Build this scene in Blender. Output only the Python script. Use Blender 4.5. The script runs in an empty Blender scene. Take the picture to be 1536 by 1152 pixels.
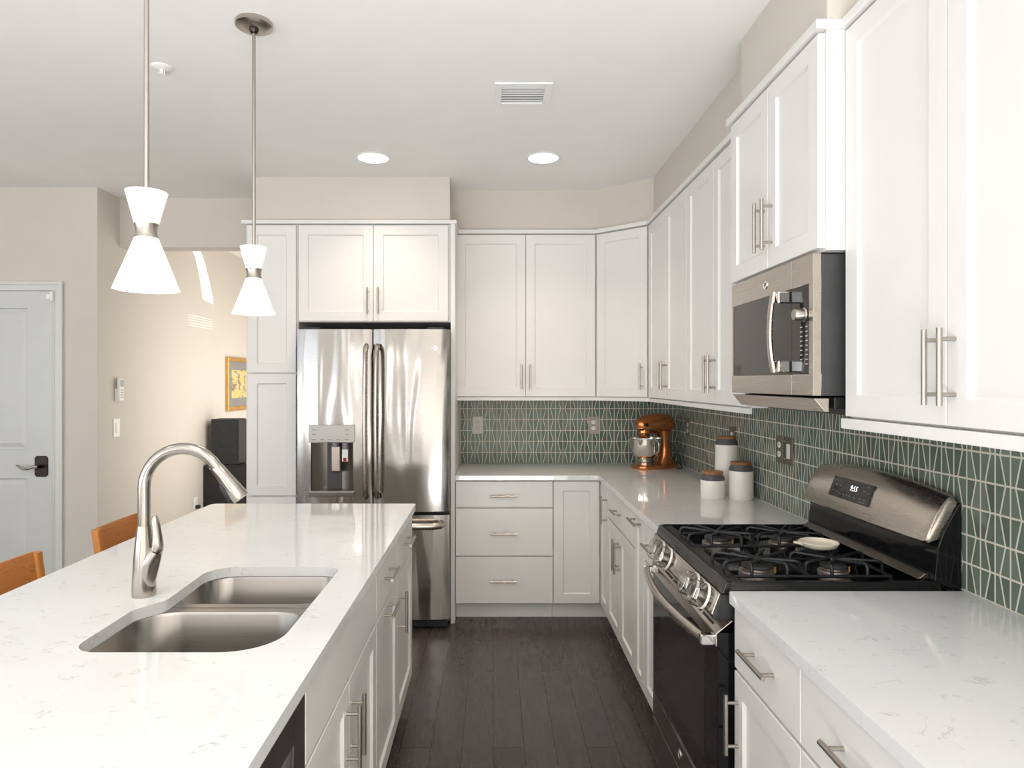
import bpy, bmesh, math, random
from mathutils import Vector, Matrix

random.seed(7)
SC = bpy.context.scene
COL = SC.collection
PI = math.pi
V3 = Vector

# ------------------------------------------------------------------ camera
cam_d = bpy.data.cameras.new('camera')
cam_d.sensor_width = 36.0
cam_d.lens = 36.0 * 1000.0 / 1536.0
cam_d.shift_x = 28.0 / 1536.0
cam_d.shift_y = -3.0 / 1536.0
cam_d.clip_start = 0.02
cam = bpy.data.objects.new('camera', cam_d)
cam.location = (0, 0, 1.495)
cam.rotation_euler = (PI / 2, 0, 0)
COL.objects.link(cam)
SC.camera = cam

# ------------------------------------------------------------------ view, world, lights
SC.view_settings.view_transform = 'Standard'
SC.view_settings.look = 'None'
SC.view_settings.gamma = 1.0
SC.view_settings.use_curve_mapping = False
SC.view_settings.exposure = 0.06

world = bpy.data.worlds.new('sky')
SC.world = world
world.use_nodes = True
wb = world.node_tree.nodes['Background']
wb.inputs[0].default_value = (0.80, 0.90, 1.0, 1)
wb.inputs[1].default_value = 1.5


def area(name, loc, rot, sx, sy, power, color=(1, 1, 1), shape='RECTANGLE', spread=PI):
    d = bpy.data.lights.new(name, 'AREA')
    d.shape = shape
    d.size = sx
    d.size_y = sy
    d.energy = power
    d.color = color
    d.spread = spread
    o = bpy.data.objects.new(name, d)
    o.location = loc
    o.rotation_euler = rot
    COL.objects.link(o)
    return o


DAY = (0.985, 0.99, 1.0)
# daylight entering through assumed, unseen windows of the open-plan room behind the camera:
# the sky part falls in level, the upward part is fill added to brighten the ceiling
UP = PI / 2 + math.radians(64)
for nm, wx, ww, p_sky, p_fill in (('slit', -1.62, .22, 4, 4), ('left', -4.25, 1.5, 9, 46)):  # slit: narrow light added for a streak on the refrigerator
    area('daylight_sky_' + nm, (wx, -3.27, 1.35), (PI / 2, 0, 0), ww, 2.0, p_sky, DAY)
    area('daylight_ground_' + nm, (wx, -3.20, 1.00), (UP, 0, 0), ww, 1.2, p_fill, DAY)
area('daylight_sky_side', (-5.24, -.6, 1.40), (PI / 2, 0, -PI / 2), 3.8, 1.9, 11, DAY)
area('daylight_ground_side', (-5.18, -.6, 1.05), (UP, 0, -PI / 2), 3.8, 1.2, 54, DAY)
# unseen fill light at floor level behind the camera, added to brighten the ceiling
area('floor_fill', (-.20, -1.85, .03), (PI, 0, 0), 2.9, 1.9, 278, (.98, .99, 1.0))
# unseen fill light added along a wall to brighten the room beyond the opening
area('far_room_fill', (-1.53, 6.45, 1.25), (PI / 2, 0, PI / 2), 3.1, 2.0, 40, (1.0, 0.94, 0.86))
# unseen downlights added in rows outside the frame, brightening the worktops
for lx in (-3.6, -2.2, -.85, .15):
    for ly in (-1.6, .1, 1.55):
        area('added_downlight', (lx, ly, 2.755), (0, 0, 0), .17, .17, 1.3, (1.0, .95, .89), 'DISK', 2.0)
sun_d = bpy.data.lights.new('sun', 'SUN')
sun_d.energy = 9.0
sun_d.angle = math.radians(0.6)
sun_d.color = (1.0, 0.95, 0.86)
sun = bpy.data.objects.new('sun', sun_d)
sun.rotation_euler = (0, math.radians(89.5), 0)
COL.objects.link(sun)


# ------------------------------------------------------------------ material helpers
class NT:
    def __init__(self, name):
        self.m = bpy.data.materials.new(name)
        self.m.use_nodes = True
        self.t = self.m.node_tree
        self.b = self.t.nodes['Principled BSDF']

    def n(self, typ, **kw):
        nd = self.t.nodes.new(typ)
        for k, v in kw.items():
            setattr(nd, k, v)
        return nd

    def l(self, a, b):
        self.t.links.new(a, b)

    def val(self, sock, x):
        if isinstance(x, (int, float)):
            sock.default_value = x
        else:
            self.l(x, sock)

    def math(self, op, a, b=None, c=None):
        nd = self.n('ShaderNodeMath', operation=op)
        self.val(nd.inputs[0], a)
        if b is not None:
            self.val(nd.inputs[1], b)
        if c is not None:
            self.val(nd.inputs[2], c)
        return nd.outputs[0]

    def coord(self, scale=(1, 1, 1), rot=(0, 0, 0), kind='Object'):
        tc = self.n('ShaderNodeTexCoord')
        mp = self.n('ShaderNodeMapping')
        mp.inputs['Scale'].default_value = scale
        mp.inputs['Rotation'].default_value = rot
        self.l(tc.outputs[kind], mp.inputs[0])
        return mp.outputs[0]

    def noise(self, vec, scale=5, detail=3, rough=0.5, dist=0.0):
        nd = self.n('ShaderNodeTexNoise')
        nd.inputs['Scale'].default_value = scale
        nd.inputs['Detail'].default_value = detail
        nd.inputs['Roughness'].default_value = rough
        nd.inputs['Distortion'].default_value = dist
        self.l(vec, nd.inputs['Vector'])
        return nd.outputs[0]

    def ramp(self, fac, stops):
        nd = self.n('ShaderNodeValToRGB')
        e = nd.color_ramp.elements
        while len(e) < len(stops):
            e.new(0.5)
        for i, (p, c) in enumerate(stops):
            e[i].position = p
            e[i].color = (c[0], c[1], c[2], 1) if not isinstance(c, (int, float)) else (c, c, c, 1)
        self.l(fac, nd.inputs[0])
        return nd.outputs[0]

    def mix(self, fac, a, b, blend='MIX'):
        nd = self.n('ShaderNodeMix', data_type='RGBA', blend_type=blend)
        self.val(nd.inputs[0], fac)
        for s, x in ((nd.inputs[6], a), (nd.inputs[7], b)):
            if isinstance(x, tuple):
                s.default_value = (x[0], x[1], x[2], 1)
            else:
                self.l(x, s)
        return nd.outputs[2]

    def bump(self, h, strength=0.1, dist=0.01):
        nd = self.n('ShaderNodeBump')
        nd.inputs['Strength'].default_value = strength
        nd.inputs['Distance'].default_value = dist
        self.l(h, nd.inputs['Height'])
        self.l(nd.outputs[0], self.b.inputs['Normal'])


def simple(name, col, rough=0.4, metal=0.0, var=0.03, vscale=6, bump=0.0, bscale=60, stretch=(1, 1, 1), **kw):
    k = NT(name)
    b = k.b
    v = k.coord(stretch)
    nz = k.noise(v, vscale, 3)
    lo = tuple(max(0, c * (1 - var)) for c in col)
    hi = tuple(min(1, c * (1 + var)) for c in col)
    k.l(k.ramp(nz, [(0.35, lo), (0.65, hi)]), b.inputs['Base Color'])
    b.inputs['Roughness'].default_value = rough
    b.inputs['Metallic'].default_value = metal
    if bump:
        k.bump(k.noise(v, bscale, 2), bump, 0.004)
    for key, x in kw.items():
        b.inputs[key.replace('_', ' ')].default_value = x
    return k.m


def brushed(name, col, rough, along, wav=0.0):
    """brushed metal: fine streaks run along one axis ('x','y','z'), optional oil-canning"""
    k = NT(name)
    b = k.b
    s = {'x': (2, 170, 170), 'y': (170, 2, 170), 'z': (170, 170, 2)}[along]
    v = k.coord(s)
    nz = k.noise(v, 1.5, 2, 0.5)
    lo = tuple(c * 0.965 for c in col)
    hi = tuple(min(1, c * 1.03) for c in col)
    k.l(k.ramp(nz, [(0.3, lo), (0.7, hi)]), b.inputs['Base Color'])
    b.inputs['Metallic'].default_value = 1.0
    k.l(k.ramp(nz, [(0.3, rough * 0.93), (0.7, rough * 1.08)]), b.inputs['Roughness'])
    if wav:
        w = k.noise(k.coord((7.0, 7.0, 0.9)), 1.0, 1.0, 0.4, 0.8)
        k.bump(w, 1.0, wav)
    return k.m


MAT = {}
MAT['cab'] = simple('cabinet_paint', (0.78, 0.765, 0.745), 0.32, var=0.01, bump=0.01)
MAT['cab_in'] = simple('cabinet_carcass', (0.70, 0.69, 0.67), 0.5, var=0.02)
MAT['wall'] = simple('wall_paint', (0.62, 0.58, 0.525), 0.75, var=0.01, bump=0.03, bscale=180)
MAT['ceil'] = simple('ceiling_paint', (0.88, 0.87, 0.85), 0.8, var=0.01, bump=0.03, bscale=180)
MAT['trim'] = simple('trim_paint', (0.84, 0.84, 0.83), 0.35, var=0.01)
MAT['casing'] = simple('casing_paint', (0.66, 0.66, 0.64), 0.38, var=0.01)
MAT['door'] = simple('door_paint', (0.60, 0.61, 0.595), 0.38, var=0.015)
MAT['nickel'] = brushed('brushed_nickel', (0.45, 0.415, 0.375), 0.30, 'z')
MAT['nickel_h'] = brushed('brushed_nickel_bar', (0.45, 0.41, 0.37), 0.28, 'y')
MAT['faucet'] = brushed('faucet_nickel', (0.45, 0.415, 0.375), 0.22, 'z')
MAT['fridge'] = brushed('fridge_steel', (0.39, 0.375, 0.36), 0.15, 'x', wav=0.012)
MAT['steel'] = brushed('range_steel', (0.55, 0.50, 0.45), 0.26, 'y')
MAT['panel_grey'] = brushed('panel_grey_steel', (0.36, 0.35, 0.335), 0.36, 'x')
MAT['steel_dark'] = brushed('dark_steel', (0.26, 0.24, 0.22), 0.32, 'y')
MAT['sink'] = brushed('sink_steel', (0.35, 0.33, 0.31), 0.25, 'x')
MAT['chrome'] = simple('chrome', (0.85, 0.85, 0.85), 0.06, 1.0, var=0.01)
MAT['blackgl'] = simple('black_enamel', (0.008, 0.008, 0.009), 0.07, var=0.2, Specular_IOR_Level=0.28)
MAT['blackglass'] = simple('black_glass', (0.006, 0.006, 0.007), 0.03, var=0.1, Specular_IOR_Level=0.35)
MAT['ovenwin'] = simple('oven_window_glass', (0.016, 0.016, 0.017), 0.08, var=0.1)
MAT['iron'] = simple('cast_iron', (0.012, 0.013, 0.016), 0.38, var=0.2, bump=0.1, bscale=200, Specular_IOR_Level=0.4)
MAT['band'] = simple('dark_band', (0.045, 0.042, 0.040), 0.22, 0.7, var=0.06)
MAT['burner'] = simple('burner_cap', (0.035, 0.034, 0.034), 0.6, var=0.25, bump=0.15)
MAT['alu'] = simple('burner_aluminium', (0.34, 0.30, 0.27), 0.42, 0.85, var=0.12)
MAT['brass'] = simple('igniter_brass', (0.80, 0.50, 0.18), 0.3, 1.0)
MAT['darkgrey'] = simple('dark_grey_case', (0.045, 0.046, 0.048), 0.42, var=0.12, bump=0.05, bscale=140)
MAT['blackpl'] = simple('black_plastic', (0.014, 0.014, 0.015), 0.4, var=0.15)
MAT['mwglass'] = simple('microwave_glass', (0.030, 0.027, 0.024), 0.05, var=0.05)
MAT['copper'] = simple('copper_enamel', (0.62, 0.225, 0.07), 0.22, 0.85, var=0.04, Coat_Weight=0.5)
MAT['bowl'] = simple('polished_steel', (0.78, 0.75, 0.70), 0.10, 1.0, var=0.02)
MAT['ceramic'] = simple('white_ceramic', (0.86, 0.83, 0.78), 0.28, var=0.015)
MAT['slate'] = simple('grey_glaze', (0.085, 0.085, 0.09), 0.5, var=0.12)
MAT['acacia'] = simple('acacia_lid', (0.30, 0.13, 0.045), 0.5, var=0.25, vscale=30, stretch=(1, 6, 1))
MAT['cream'] = simple('cream_stoneware', (0.80, 0.75, 0.62), 0.3, var=0.04)
MAT['plate'] = simple('outlet_plate_taupe', (0.42, 0.36, 0.31), 0.4, var=0.02)
MAT['plate_l'] = simple('outlet_plate_light', (0.60, 0.555, 0.50), 0.4, var=0.02)
MAT['plate_d'] = simple('outlet_plate_bronze', (0.20, 0.165, 0.135), 0.35, 0.5, var=0.03)
MAT['white'] = simple('white_plastic', (0.85, 0.84, 0.82), 0.35, var=0.01)
MAT['grille'] = simple('grille_and_vent_shade', (0.028, 0.028, 0.027), 0.9)  # dark speaker grilles, also the shade put behind the vent slats
MAT['bronze'] = simple('dark_bronze', (0.035, 0.028, 0.024), 0.3, 0.8, var=0.1)
MAT['gold'] = simple('gilt_frame', (0.62, 0.36, 0.11), 0.38, 0.5, var=0.12, vscale=30)
MAT['matboard'] = simple('grey_matboard', (0.25, 0.24, 0.23), 0.8)
MAT['ebony'] = simple('black_ash_veneer', (0.020, 0.022, 0.026), 0.5, var=0.5, vscale=20, stretch=(9, 9, 1))
MAT['red'] = simple('red_tab', (0.35, 0.01, 0.015), 0.4)
MAT['grey'] = simple('grey_plastic', (0.22, 0.22, 0.22), 0.4)
MAT['lcd'] = simple('grey_lcd', (0.28, 0.33, 0.33), 0.2)
MAT['coolerframe'] = simple('cooler_frame', (0.050, 0.043, 0.041), 0.38, 0.3, var=0.08)
MAT['coolerglass'] = simple('cooler_glass', (0.80, 0.82, 0.78), 0.06, 0.9, var=0.02)
MAT['legend'] = simple('white_legend', (0.45, 0.45, 0.44), 0.5)
MAT['legend_d'] = simple('grey_legend', (0.16, 0.15, 0.14), 0.5)


def m_clear():
    k = NT('clear_plastic')
    b = k.b
    b.inputs['Base Color'].default_value = (0.97, 0.97, 0.96, 1)
    b.inputs['Transmission Weight'].default_value = 1.0
    b.inputs['IOR'].default_value = 1.28
    nz = k.noise(k.coord(), 40, 1)
    k.l(k.ramp(nz, [(0.3, 0.02), (0.7, 0.06)]), b.inputs['Roughness'])
    return k.m


MAT['clear'] = m_clear()


def m_emit(name, col, strength, base=(0.9, 0.9, 0.9)):
    k = NT(name)
    b = k.b
    nz = k.noise(k.coord(), 3, 1)
    k.l(k.ramp(nz, [(0.3, tuple(c * 0.99 for c in base)), (0.7, base)]), b.inputs['Base Color'])
    b.inputs['Emission Color'].default_value = (*col, 1)
    b.inputs['Emission Strength'].default_value = strength
    b.inputs['Roughness'].default_value = 0.3
    return k.m


MAT['lens'] = m_emit('lit_lens', (1.0, 0.96, 0.9), 6.0)
MAT['opal'] = m_emit('lit_opal_glass', (1.0, 0.98, 0.95), 0.26, (0.92, 0.92, 0.91))
MAT['bulb'] = m_emit('lit_bulb', (1.0, 0.95, 0.88), 8.0)
MAT['digits'] = m_emit('lit_digits', (0.95, 0.97, 1.0), 1.2)


def m_tile():
    k = NT('glass_tile')
    b = k.b
    tc = k.n('ShaderNodeTexCoord')
    sp = k.n('ShaderNodeSeparateXYZ')
    k.l(tc.outputs['Object'], sp.inputs[0])
    u = k.math('MULTIPLY', k.math('ADD', k.math('ADD', sp.outputs[0], sp.outputs[1]), 10.013), 1 / 0.0523)
    v = k.math('MULTIPLY', k.math('SUBTRACT', sp.outputs[2], 0.914), 1 / 0.0783)
    v = k.math('ADD', v, 20.0)
    c = k.math('FLOOR', u)
    f = k.math('FRACT', u)
    r = k.math('FLOOR', v)
    g = k.math('FRACT', v)
    par = k.math('MODULO', k.math('ADD', c, r), 2.0)
    gi = k.math('SUBTRACT', 1.0, g)
    gm = k.math('ADD', k.math('MULTIPLY', par, g), k.math('MULTIPLY', k.math('SUBTRACT', 1.0, par), gi))
    s = k.math('ADD', 0.32, k.math('MULTIPLY', gm, 0.36))
    d1 = k.math('MINIMUM', f, k.math('SUBTRACT', 1.0, f))
    ds = k.math('SUBTRACT', f, s)
    d2 = k.math('ABSOLUTE', ds)
    du = k.math('MULTIPLY', k.math('MINIMUM', d1, d2), 0.0523)
    dv = k.math('MULTIPLY', k.math('MINIMUM', g, gi), 0.0783)
    d = k.math('MINIMUM', du, dv)
    mr = k.n('ShaderNodeMapRange')
    mr.inputs['From Min'].default_value = 0.0021
    mr.inputs['From Max'].default_value = 0.0031
    k.l(d, mr.inputs['Value'])
    mask = mr.outputs[0]
    side = k.math('GREATER_THAN', ds, 0.0)
    cid = k.math('ADD', k.math('MULTIPLY', c, 2.0), side)
    cv = k.n('ShaderNodeCombineXYZ')
    k.l(cid, cv.inputs[0])
    k.l(r, cv.inputs[1])
    wn = k.n('ShaderNodeTexWhiteNoise', noise_dimensions='2D')
    k.l(cv.outputs[0], wn.inputs['Vector'])
    nz = k.noise(k.coord((1, 1, 0.35)), 45, 3)
    tint = k.math('ADD', k.math('MULTIPLY', wn.outputs[0], 0.7), k.math('MULTIPLY', nz, 0.3))
    tile = k.ramp(tint, [(0.1, (0.105, 0.138, 0.114)), (0.5, (0.135, 0.176, 0.146)), (0.95, (0.180, 0.220, 0.184))])
    colr = k.mix(mask, (0.68, 0.645, 0.565), tile)
    k.l(colr, b.inputs['Base Color'])
    k.l(k.ramp(mask, [(0, 0.7), (1, 0.10)]), b.inputs['Roughness'])
    h = k.math('ADD', mask, k.math('MULTIPLY', nz, 0.5))
    k.bump(h, 0.35, 0.0015)
    b.inputs['Specular IOR Level'].default_value = 0.3
    return k.m


MAT['tile'] = m_tile()


def m_quartz():
    k = NT('white_quartz')
    b = k.b
    v = k.coord((1.0, 1.35, 1.0))
    w = k.noise(v, 11, 7, 0.62, 0.5)
    band = k.math('ABSOLUTE', k.math('SUBTRACT', w, 0.5))
    vein = k.ramp(band, [(0.0, 1.0), (0.015, 0.0)])
    sparse = k.ramp(k.noise(v, 17, 3, 0.6), [(0.54, 0.0), (0.63, 1.0)])
    fac = k.math('MULTIPLY', k.math('MULTIPLY', vein, sparse), 0.65)
    cloud = k.ramp(k.noise(v, 3, 4), [(0.3, (0.70, 0.703, 0.70)), (0.7, (0.74, 0.742, 0.74))])
    k.l(k.mix(fac, cloud, (0.36, 0.35, 0.34)), b.inputs['Base Color'])
    b.inputs['Roughness'].default_value = 0.055
    return k.m


MAT['quartz'] = m_quartz()


def m_floor():
    k = NT('dark_hardwood')
    b = k.b
    v = k.coord((1, 1, 1), (0, 0, PI / 2))
    br = k.n('ShaderNodeTexBrick')
    br.offset = 0.37
    br.offset_frequency = 3
    for nm, x in (('Scale', 1.0), ('Mortar Size', 0.0012), ('Mortar Smooth', 0.1), ('Bias', 0.0), ('Brick Width', 1.15), ('Row Height', 0.127)):
        br.inputs[nm].default_value = x
    br.inputs['Color1'].default_value = (0.0, 0.0, 0.0, 1)
    br.inputs['Color2'].default_value = (1, 1, 1, 1)
    br.inputs['Mortar'].default_value = (0.5, 0.5, 0.5, 1)
    k.l(v, br.inputs['Vector'])
    seed = br.outputs['Color']
    vs = k.n('ShaderNodeVectorMath', operation='ADD')
    k.l(k.coord((9, 1.1, 9)), vs.inputs[0])
    sc = k.n('ShaderNodeVectorMath', operation='SCALE')
    k.l(seed, sc.inputs[0])
    sc.inputs['Scale'].default_value = 30
    k.l(sc.outputs[0], vs.inputs[1])
    g1 = k.noise(vs.outputs[0], 1.3, 6, 0.6, 1.6)
    rings = k.math('FRACT', k.math('MULTIPLY', g1, 9.0))
    ringl = k.ramp(rings, [(0.0, 1.0), (0.18, 0.0), (0.9, 0.0), (1.0, 1.0)])
    fine = k.noise(k.coord((140, 4, 140)), 1.0, 3)
    base = k.mix(seed, (0.056, 0.042, 0.037), (0.078, 0.060, 0.053))
    base = k.mix(k.math('MULTIPLY', ringl, 0.55), base, (0.012, 0.009, 0.008))
    base = k.mix(k.math('MULTIPLY', fine, 0.25), base, (0.06, 0.048, 0.042))
    base = k.mix(br.outputs['Fac'], base, (0.006, 0.005, 0.0045))
    k.l(base, b.inputs['Base Color'])
    k.l(k.ramp(ringl, [(0, 0.27), (1, 0.45)]), b.inputs['Roughness'])
    h = k.math('SUBTRACT', k.math('MULTIPLY', k.noise(k.coord((6, 1.5, 6)), 1.5, 2), 1.2), k.math('MULTIPLY', ringl, 0.5))
    h = k.math('SUBTRACT', h, k.math('MULTIPLY', br.outputs['Fac'], 2.0))
    k.bump(h, 0.30, 0.002)
    return k.m


MAT['floor'] = m_floor()


def m_oak(name, c1, c2, axis):
    k = NT(name)
    b = k.b
    s = {'y': (14, 1.2, 14), 'z': (14, 14, 1.2), 'x': (1.2, 14, 14)}[axis]
    v = k.coord(s)
    g = k.noise(v, 3, 5, 0.6, 1.0)
    rings = k.math('FRACT', k.math('MULTIPLY', g, 6.0))
    col = k.mix(k.ramp(rings, [(0, 1.0), (0.3, 0.25), (1, 0.0)]), c1, c2)
    k.l(col, b.inputs['Base Color'])
    b.inputs['Roughness'].default_value = 0.36
    k.bump(rings, 0.08, 0.001)
    return k.m


MAT['oak'] = m_oak('stool_oak', (0.50, 0.185, 0.038), (0.36, 0.115, 0.020), 'y')
MAT['oak_z'] = m_oak('stool_oak_post', (0.54, 0.21, 0.040), (0.42, 0.14, 0.024), 'z')


def m_print():
    k = NT('framed_print')
    b = k.b
    v = k.coord((1, 1, 1), kind='Generated')
    nz = k.noise(v, 5, 5, 0.6, 1.2)
    yel = k.ramp(nz, [(0.35, (0.62, 0.50, 0.12)), (0.52, (0.66, 0.56, 0.30)), (0.60, (0.18, 0.13, 0.09)), (0.72, (0.50, 0.42, 0.34))])
    k.l(yel, b.inputs['Base Color'])
    b.inputs['Roughness'].default_value = 0.5
    return k.m


MAT['print'] = m_print()

# ------------------------------------------------------------------ mesh helpers
ORIG = {}


class MB:
    def __init__(self):
        self.bm = bmesh.new()

    def face(self, vs):
        try:
            return self.bm.faces.new(vs)
        except ValueError:
            return None

    def hexa(self, p):
        """p: 8 points, bottom 4 (loop) then top 4"""
        v = [self.bm.verts.new(q) for q in p]
        for f in ((0, 1, 2, 3), (4, 5, 6, 7), (0, 1, 5, 4), (1, 2, 6, 5), (2, 3, 7, 6), (3, 0, 4, 7)):
            self.face([v[i] for i in f])

    def box(self, x0, x1, y0, y1, z0, z1):
        self.hexa([(x0, y0, z0), (x1, y0, z0), (x1, y1, z0), (x0, y1, z0),
                   (x0, y0, z1), (x1, y0, z1), (x1, y1, z1), (x0, y1, z1)])
        return self

    def fbox(self, F, a0, a1, b0, b1, c0, c1):
        self.hexa([F(a0, b0, c0), F(a1, b0, c0), F(a1, b0, c1), F(a0, b0, c1),
                   F(a0, b1, c0), F(a1, b1, c0), F(a1, b1, c1), F(a0, b1, c1)])
        return self

    def prism(self, poly, fn, t0, t1):
        """poly: 2D points; fn(p,q,t)->3D; extruded from t0 to t1"""
        A = [self.bm.verts.new(fn(p, q, t0)) for p, q in poly]
        B = [self.bm.verts.new(fn(p, q, t1)) for p, q in poly]
        n = len(poly)
        self.face(A)
        self.face(B[::-1])
        for i in range(n):
            self.face([A[i], A[(i + 1) % n], B[(i + 1) % n], B[i]])
        return self

    def sweep(self, path, radii, seg=12, cap=True, flat=None):
        """tube along path; radii float or list; flat=(su,sv) squashes the section"""
        P = [V3(p) for p in path]
        n = len(P)
        if isinstance(radii, (int, float)):
            radii = [radii] * n
        T = []
        for i in range(n):
            t = P[min(i + 1, n - 1)] - P[max(i - 1, 0)]
            T.append(t.normalized())
        up = V3((0, 0, 1)) if abs(T[0].z) < 0.9 else V3((0, 1, 0))
        u = (up - T[0] * up.dot(T[0])).normalized()
        rings = []
        for i in range(n):
            u = (u - T[i] * u.dot(T[i]))
            u.normalize()
            w = T[i].cross(u)
            su, sv = flat if flat else (1, 1)
            ring = []
            for j in range(seg):
                a = 2 * PI * j / seg
                ring.append(self.bm.verts.new(P[i] + u * math.cos(a) * radii[i] * su + w * math.sin(a) * radii[i] * sv))
            rings.append(ring)
        for i in range(n - 1):
            for j in range(seg):
                self.face([rings[i][j], rings[i][(j + 1) % seg], rings[i + 1][(j + 1) % seg], rings[i + 1][j]])
        if cap:
            self.face(rings[0][::-1])
            self.face(rings[-1])
        return self

    def cyl(self, p0, p1, r, seg=14, r1=None):
        return self.sweep([p0, p1], [r, r if r1 is None else r1], seg)

    def lathe(self, prof, c=(0, 0, 0), seg=32, axis='z', closed=False):
        """prof: list of (r, h); revolve around an axis through c"""
        c = V3(c)
        rings = []
        for r, h in prof:
            ring = []
            for j in range(seg):
                a = 2 * PI * j / seg
                if axis == 'z':
                    q = V3((r * math.cos(a), r * math.sin(a), h))
                elif axis == 'x':
                    q = V3((h, r * math.cos(a), r * math.sin(a)))
                else:
                    q = V3((r * math.cos(a), h, r * math.sin(a)))
                ring.append(self.bm.verts.new(c + q) if r > 1e-6 or j == 0 else None)
            rings.append(ring if r > 1e-6 else [ring[0]])
        m = len(rings)
        for i in range(m if closed else m - 1):
            A, B = rings[i], rings[(i + 1) % m]
            for j in range(seg):
                k = (j + 1) % seg
                if len(A) == 1 and len(B) == 1:
                    continue
                if len(A) == 1:
                    self.face([A[0], B[k], B[j]])
                elif len(B) == 1:
                    self.face([A[j], A[k], B[0]])
                else:
                    self.face([A[j], A[k], B[k], B[j]])
        return self

    def loft(self, rings, capa=False, capb=False):
        R = [[self.bm.verts.new(p) for p in r] for r in rings]
        n = len(R[0])
        for i in range(len(R) - 1):
            for j in range(n):
                self.face([R[i][j], R[i][(j + 1) % n], R[i + 1][(j + 1) % n], R[i + 1][j]])
        if capa:
            self.face(R[0][::-1])
        if capb:
            self.face(R[-1])
        return self

    def shaker(self, F, a0, a1, b0, b1, rail=0.058, t=0.020, rec=0.009, c0=0.001):
        def rect(i, c):
            return [self.bm.verts.new(F(a, b, c)) for a, b in ((a0 + i, b0 + i), (a1 - i, b0 + i), (a1 - i, b1 - i), (a0 + i, b1 - i))]
        rr = [rect(0, c0), rect(0, c0 + t - 0.0015), rect(0.0015, c0 + t), rect(rail, c0 + t), rect(rail + 0.006, c0 + t - rec)]
        self.face(rr[0][::-1])
        for i in range(4):
            for j in range(4):
                self.face([rr[i][j], rr[i][(j + 1) % 4], rr[i + 1][(j + 1) % 4], rr[i + 1][j]])
        self.face(rr[4])
        return self

    def slab(self, F, a0, a1, b0, b1, t=0.020, c0=0.001):
        def rect(i, c):
            return [self.bm.verts.new(F(a, b, c)) for a, b in ((a0 + i, b0 + i), (a1 - i, b0 + i), (a1 - i, b1 - i), (a0 + i, b1 - i))]
        rr = [rect(0, c0), rect(0, c0 + t - 0.002), rect(0.002, c0 + t)]
        self.face(rr[0][::-1])
        for i in range(2):
            for j in range(4):
                self.face([rr[i][j], rr[i][(j + 1) % 4], rr[i + 1][(j + 1) % 4], rr[i + 1][j]])
        self.face(rr[2])
        return self

    def bar(self, F, a, b, vert, L=0.165, post=0.118, r=0.006, stand=0.035, c0=0.020):
        c = c0 + stand
        if vert:
            self.cyl(F(a, b - L / 2, c), F(a, b + L / 2, c), r)
            for s in (-1, 1):
                self.cyl(F(a, b + s * post / 2, c0), F(a, b + s * post / 2, c), r * 0.8, 10)
        else:
            self.cyl(F(a - L / 2, b, c), F(a + L / 2, b, c), r)
            for s in (-1, 1):
                self.cyl(F(a + s * post / 2, b, c0), F(a + s * post / 2, b, c), r * 0.8, 10)
        return self

    def build(self, name, mat, parent=None, smooth=False, bevel=0.0, seg=2):
        bm = self.bm
        off = ORIG.get(parent.name, V3((0, 0, 0))) if parent else V3((0, 0, 0))
        if off.length > 0:
            bmesh.ops.translate(bm, verts=bm.verts, vec=-off)
        bmesh.ops.remove_doubles(bm, verts=bm.verts, dist=1e-6)
        bmesh.ops.recalc_face_normals(bm, faces=bm.faces)
        me = bpy.data.meshes.new(name)
        bm.to_mesh(me)
        bm.free()
        o = bpy.data.objects.new(name, me)
        COL.objects.link(o)
        me.materials.append(MAT[mat] if isinstance(mat, str) else mat)
        if smooth:
            me.polygons.foreach_set('use_smooth', [True] * len(me.polygons))
            try:
                me.set_sharp_from_angle(angle=math.radians(38))
            except Exception:
                pass
        if bevel:
            md = o.modifiers.new('soft_edge', 'BEVEL')
            md.width = bevel
            md.segments = seg
            md.limit_method = 'ANGLE'
            md.angle_limit = math.radians(40)
        if parent:
            o.parent = parent
            ORIG[o.name] = off
        return o


def thing(name, label, cat, loc=(0, 0, 0), group=None, local=False, rotz=0):
    o = bpy.data.objects.new(name, None)
    o.empty_display_size = 0.05
    o.location = loc
    o.rotation_euler = (0, 0, rotz)
    COL.objects.link(o)
    o['label'] = label
    o['category'] = cat
    if group:
        o['group'] = group
    ORIG[o.name] = V3((0, 0, 0)) if local else V3(loc)
    return o


def tag(o, label, cat, group=None):
    o['label'] = label
    o['category'] = cat
    if group:
        o['group'] = group
    return o


def struct(o):
    o['kind'] = 'structure'
    return o


def dup(root, loc, label=None):
    r = root.copy()
    COL.objects.link(r)
    r.location = loc
    if label:
        r['label'] = label
    for ch in list(root.children):
        c = ch.copy()
        COL.objects.link(c)
        c.parent = r
        for g in list(ch.children):
            d = g.copy()
            COL.objects.link(d)
            d.parent = c
    return r


class Fr:
    def __init__(self, P, U, N):
        self.P, self.U, self.N = V3(P), V3(U).normalized(), V3(N).normalized()

    def __call__(self, a, b, c):
        return self.P + self.U * a + V3((0, 0, 1)) * b + self.N * c


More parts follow.
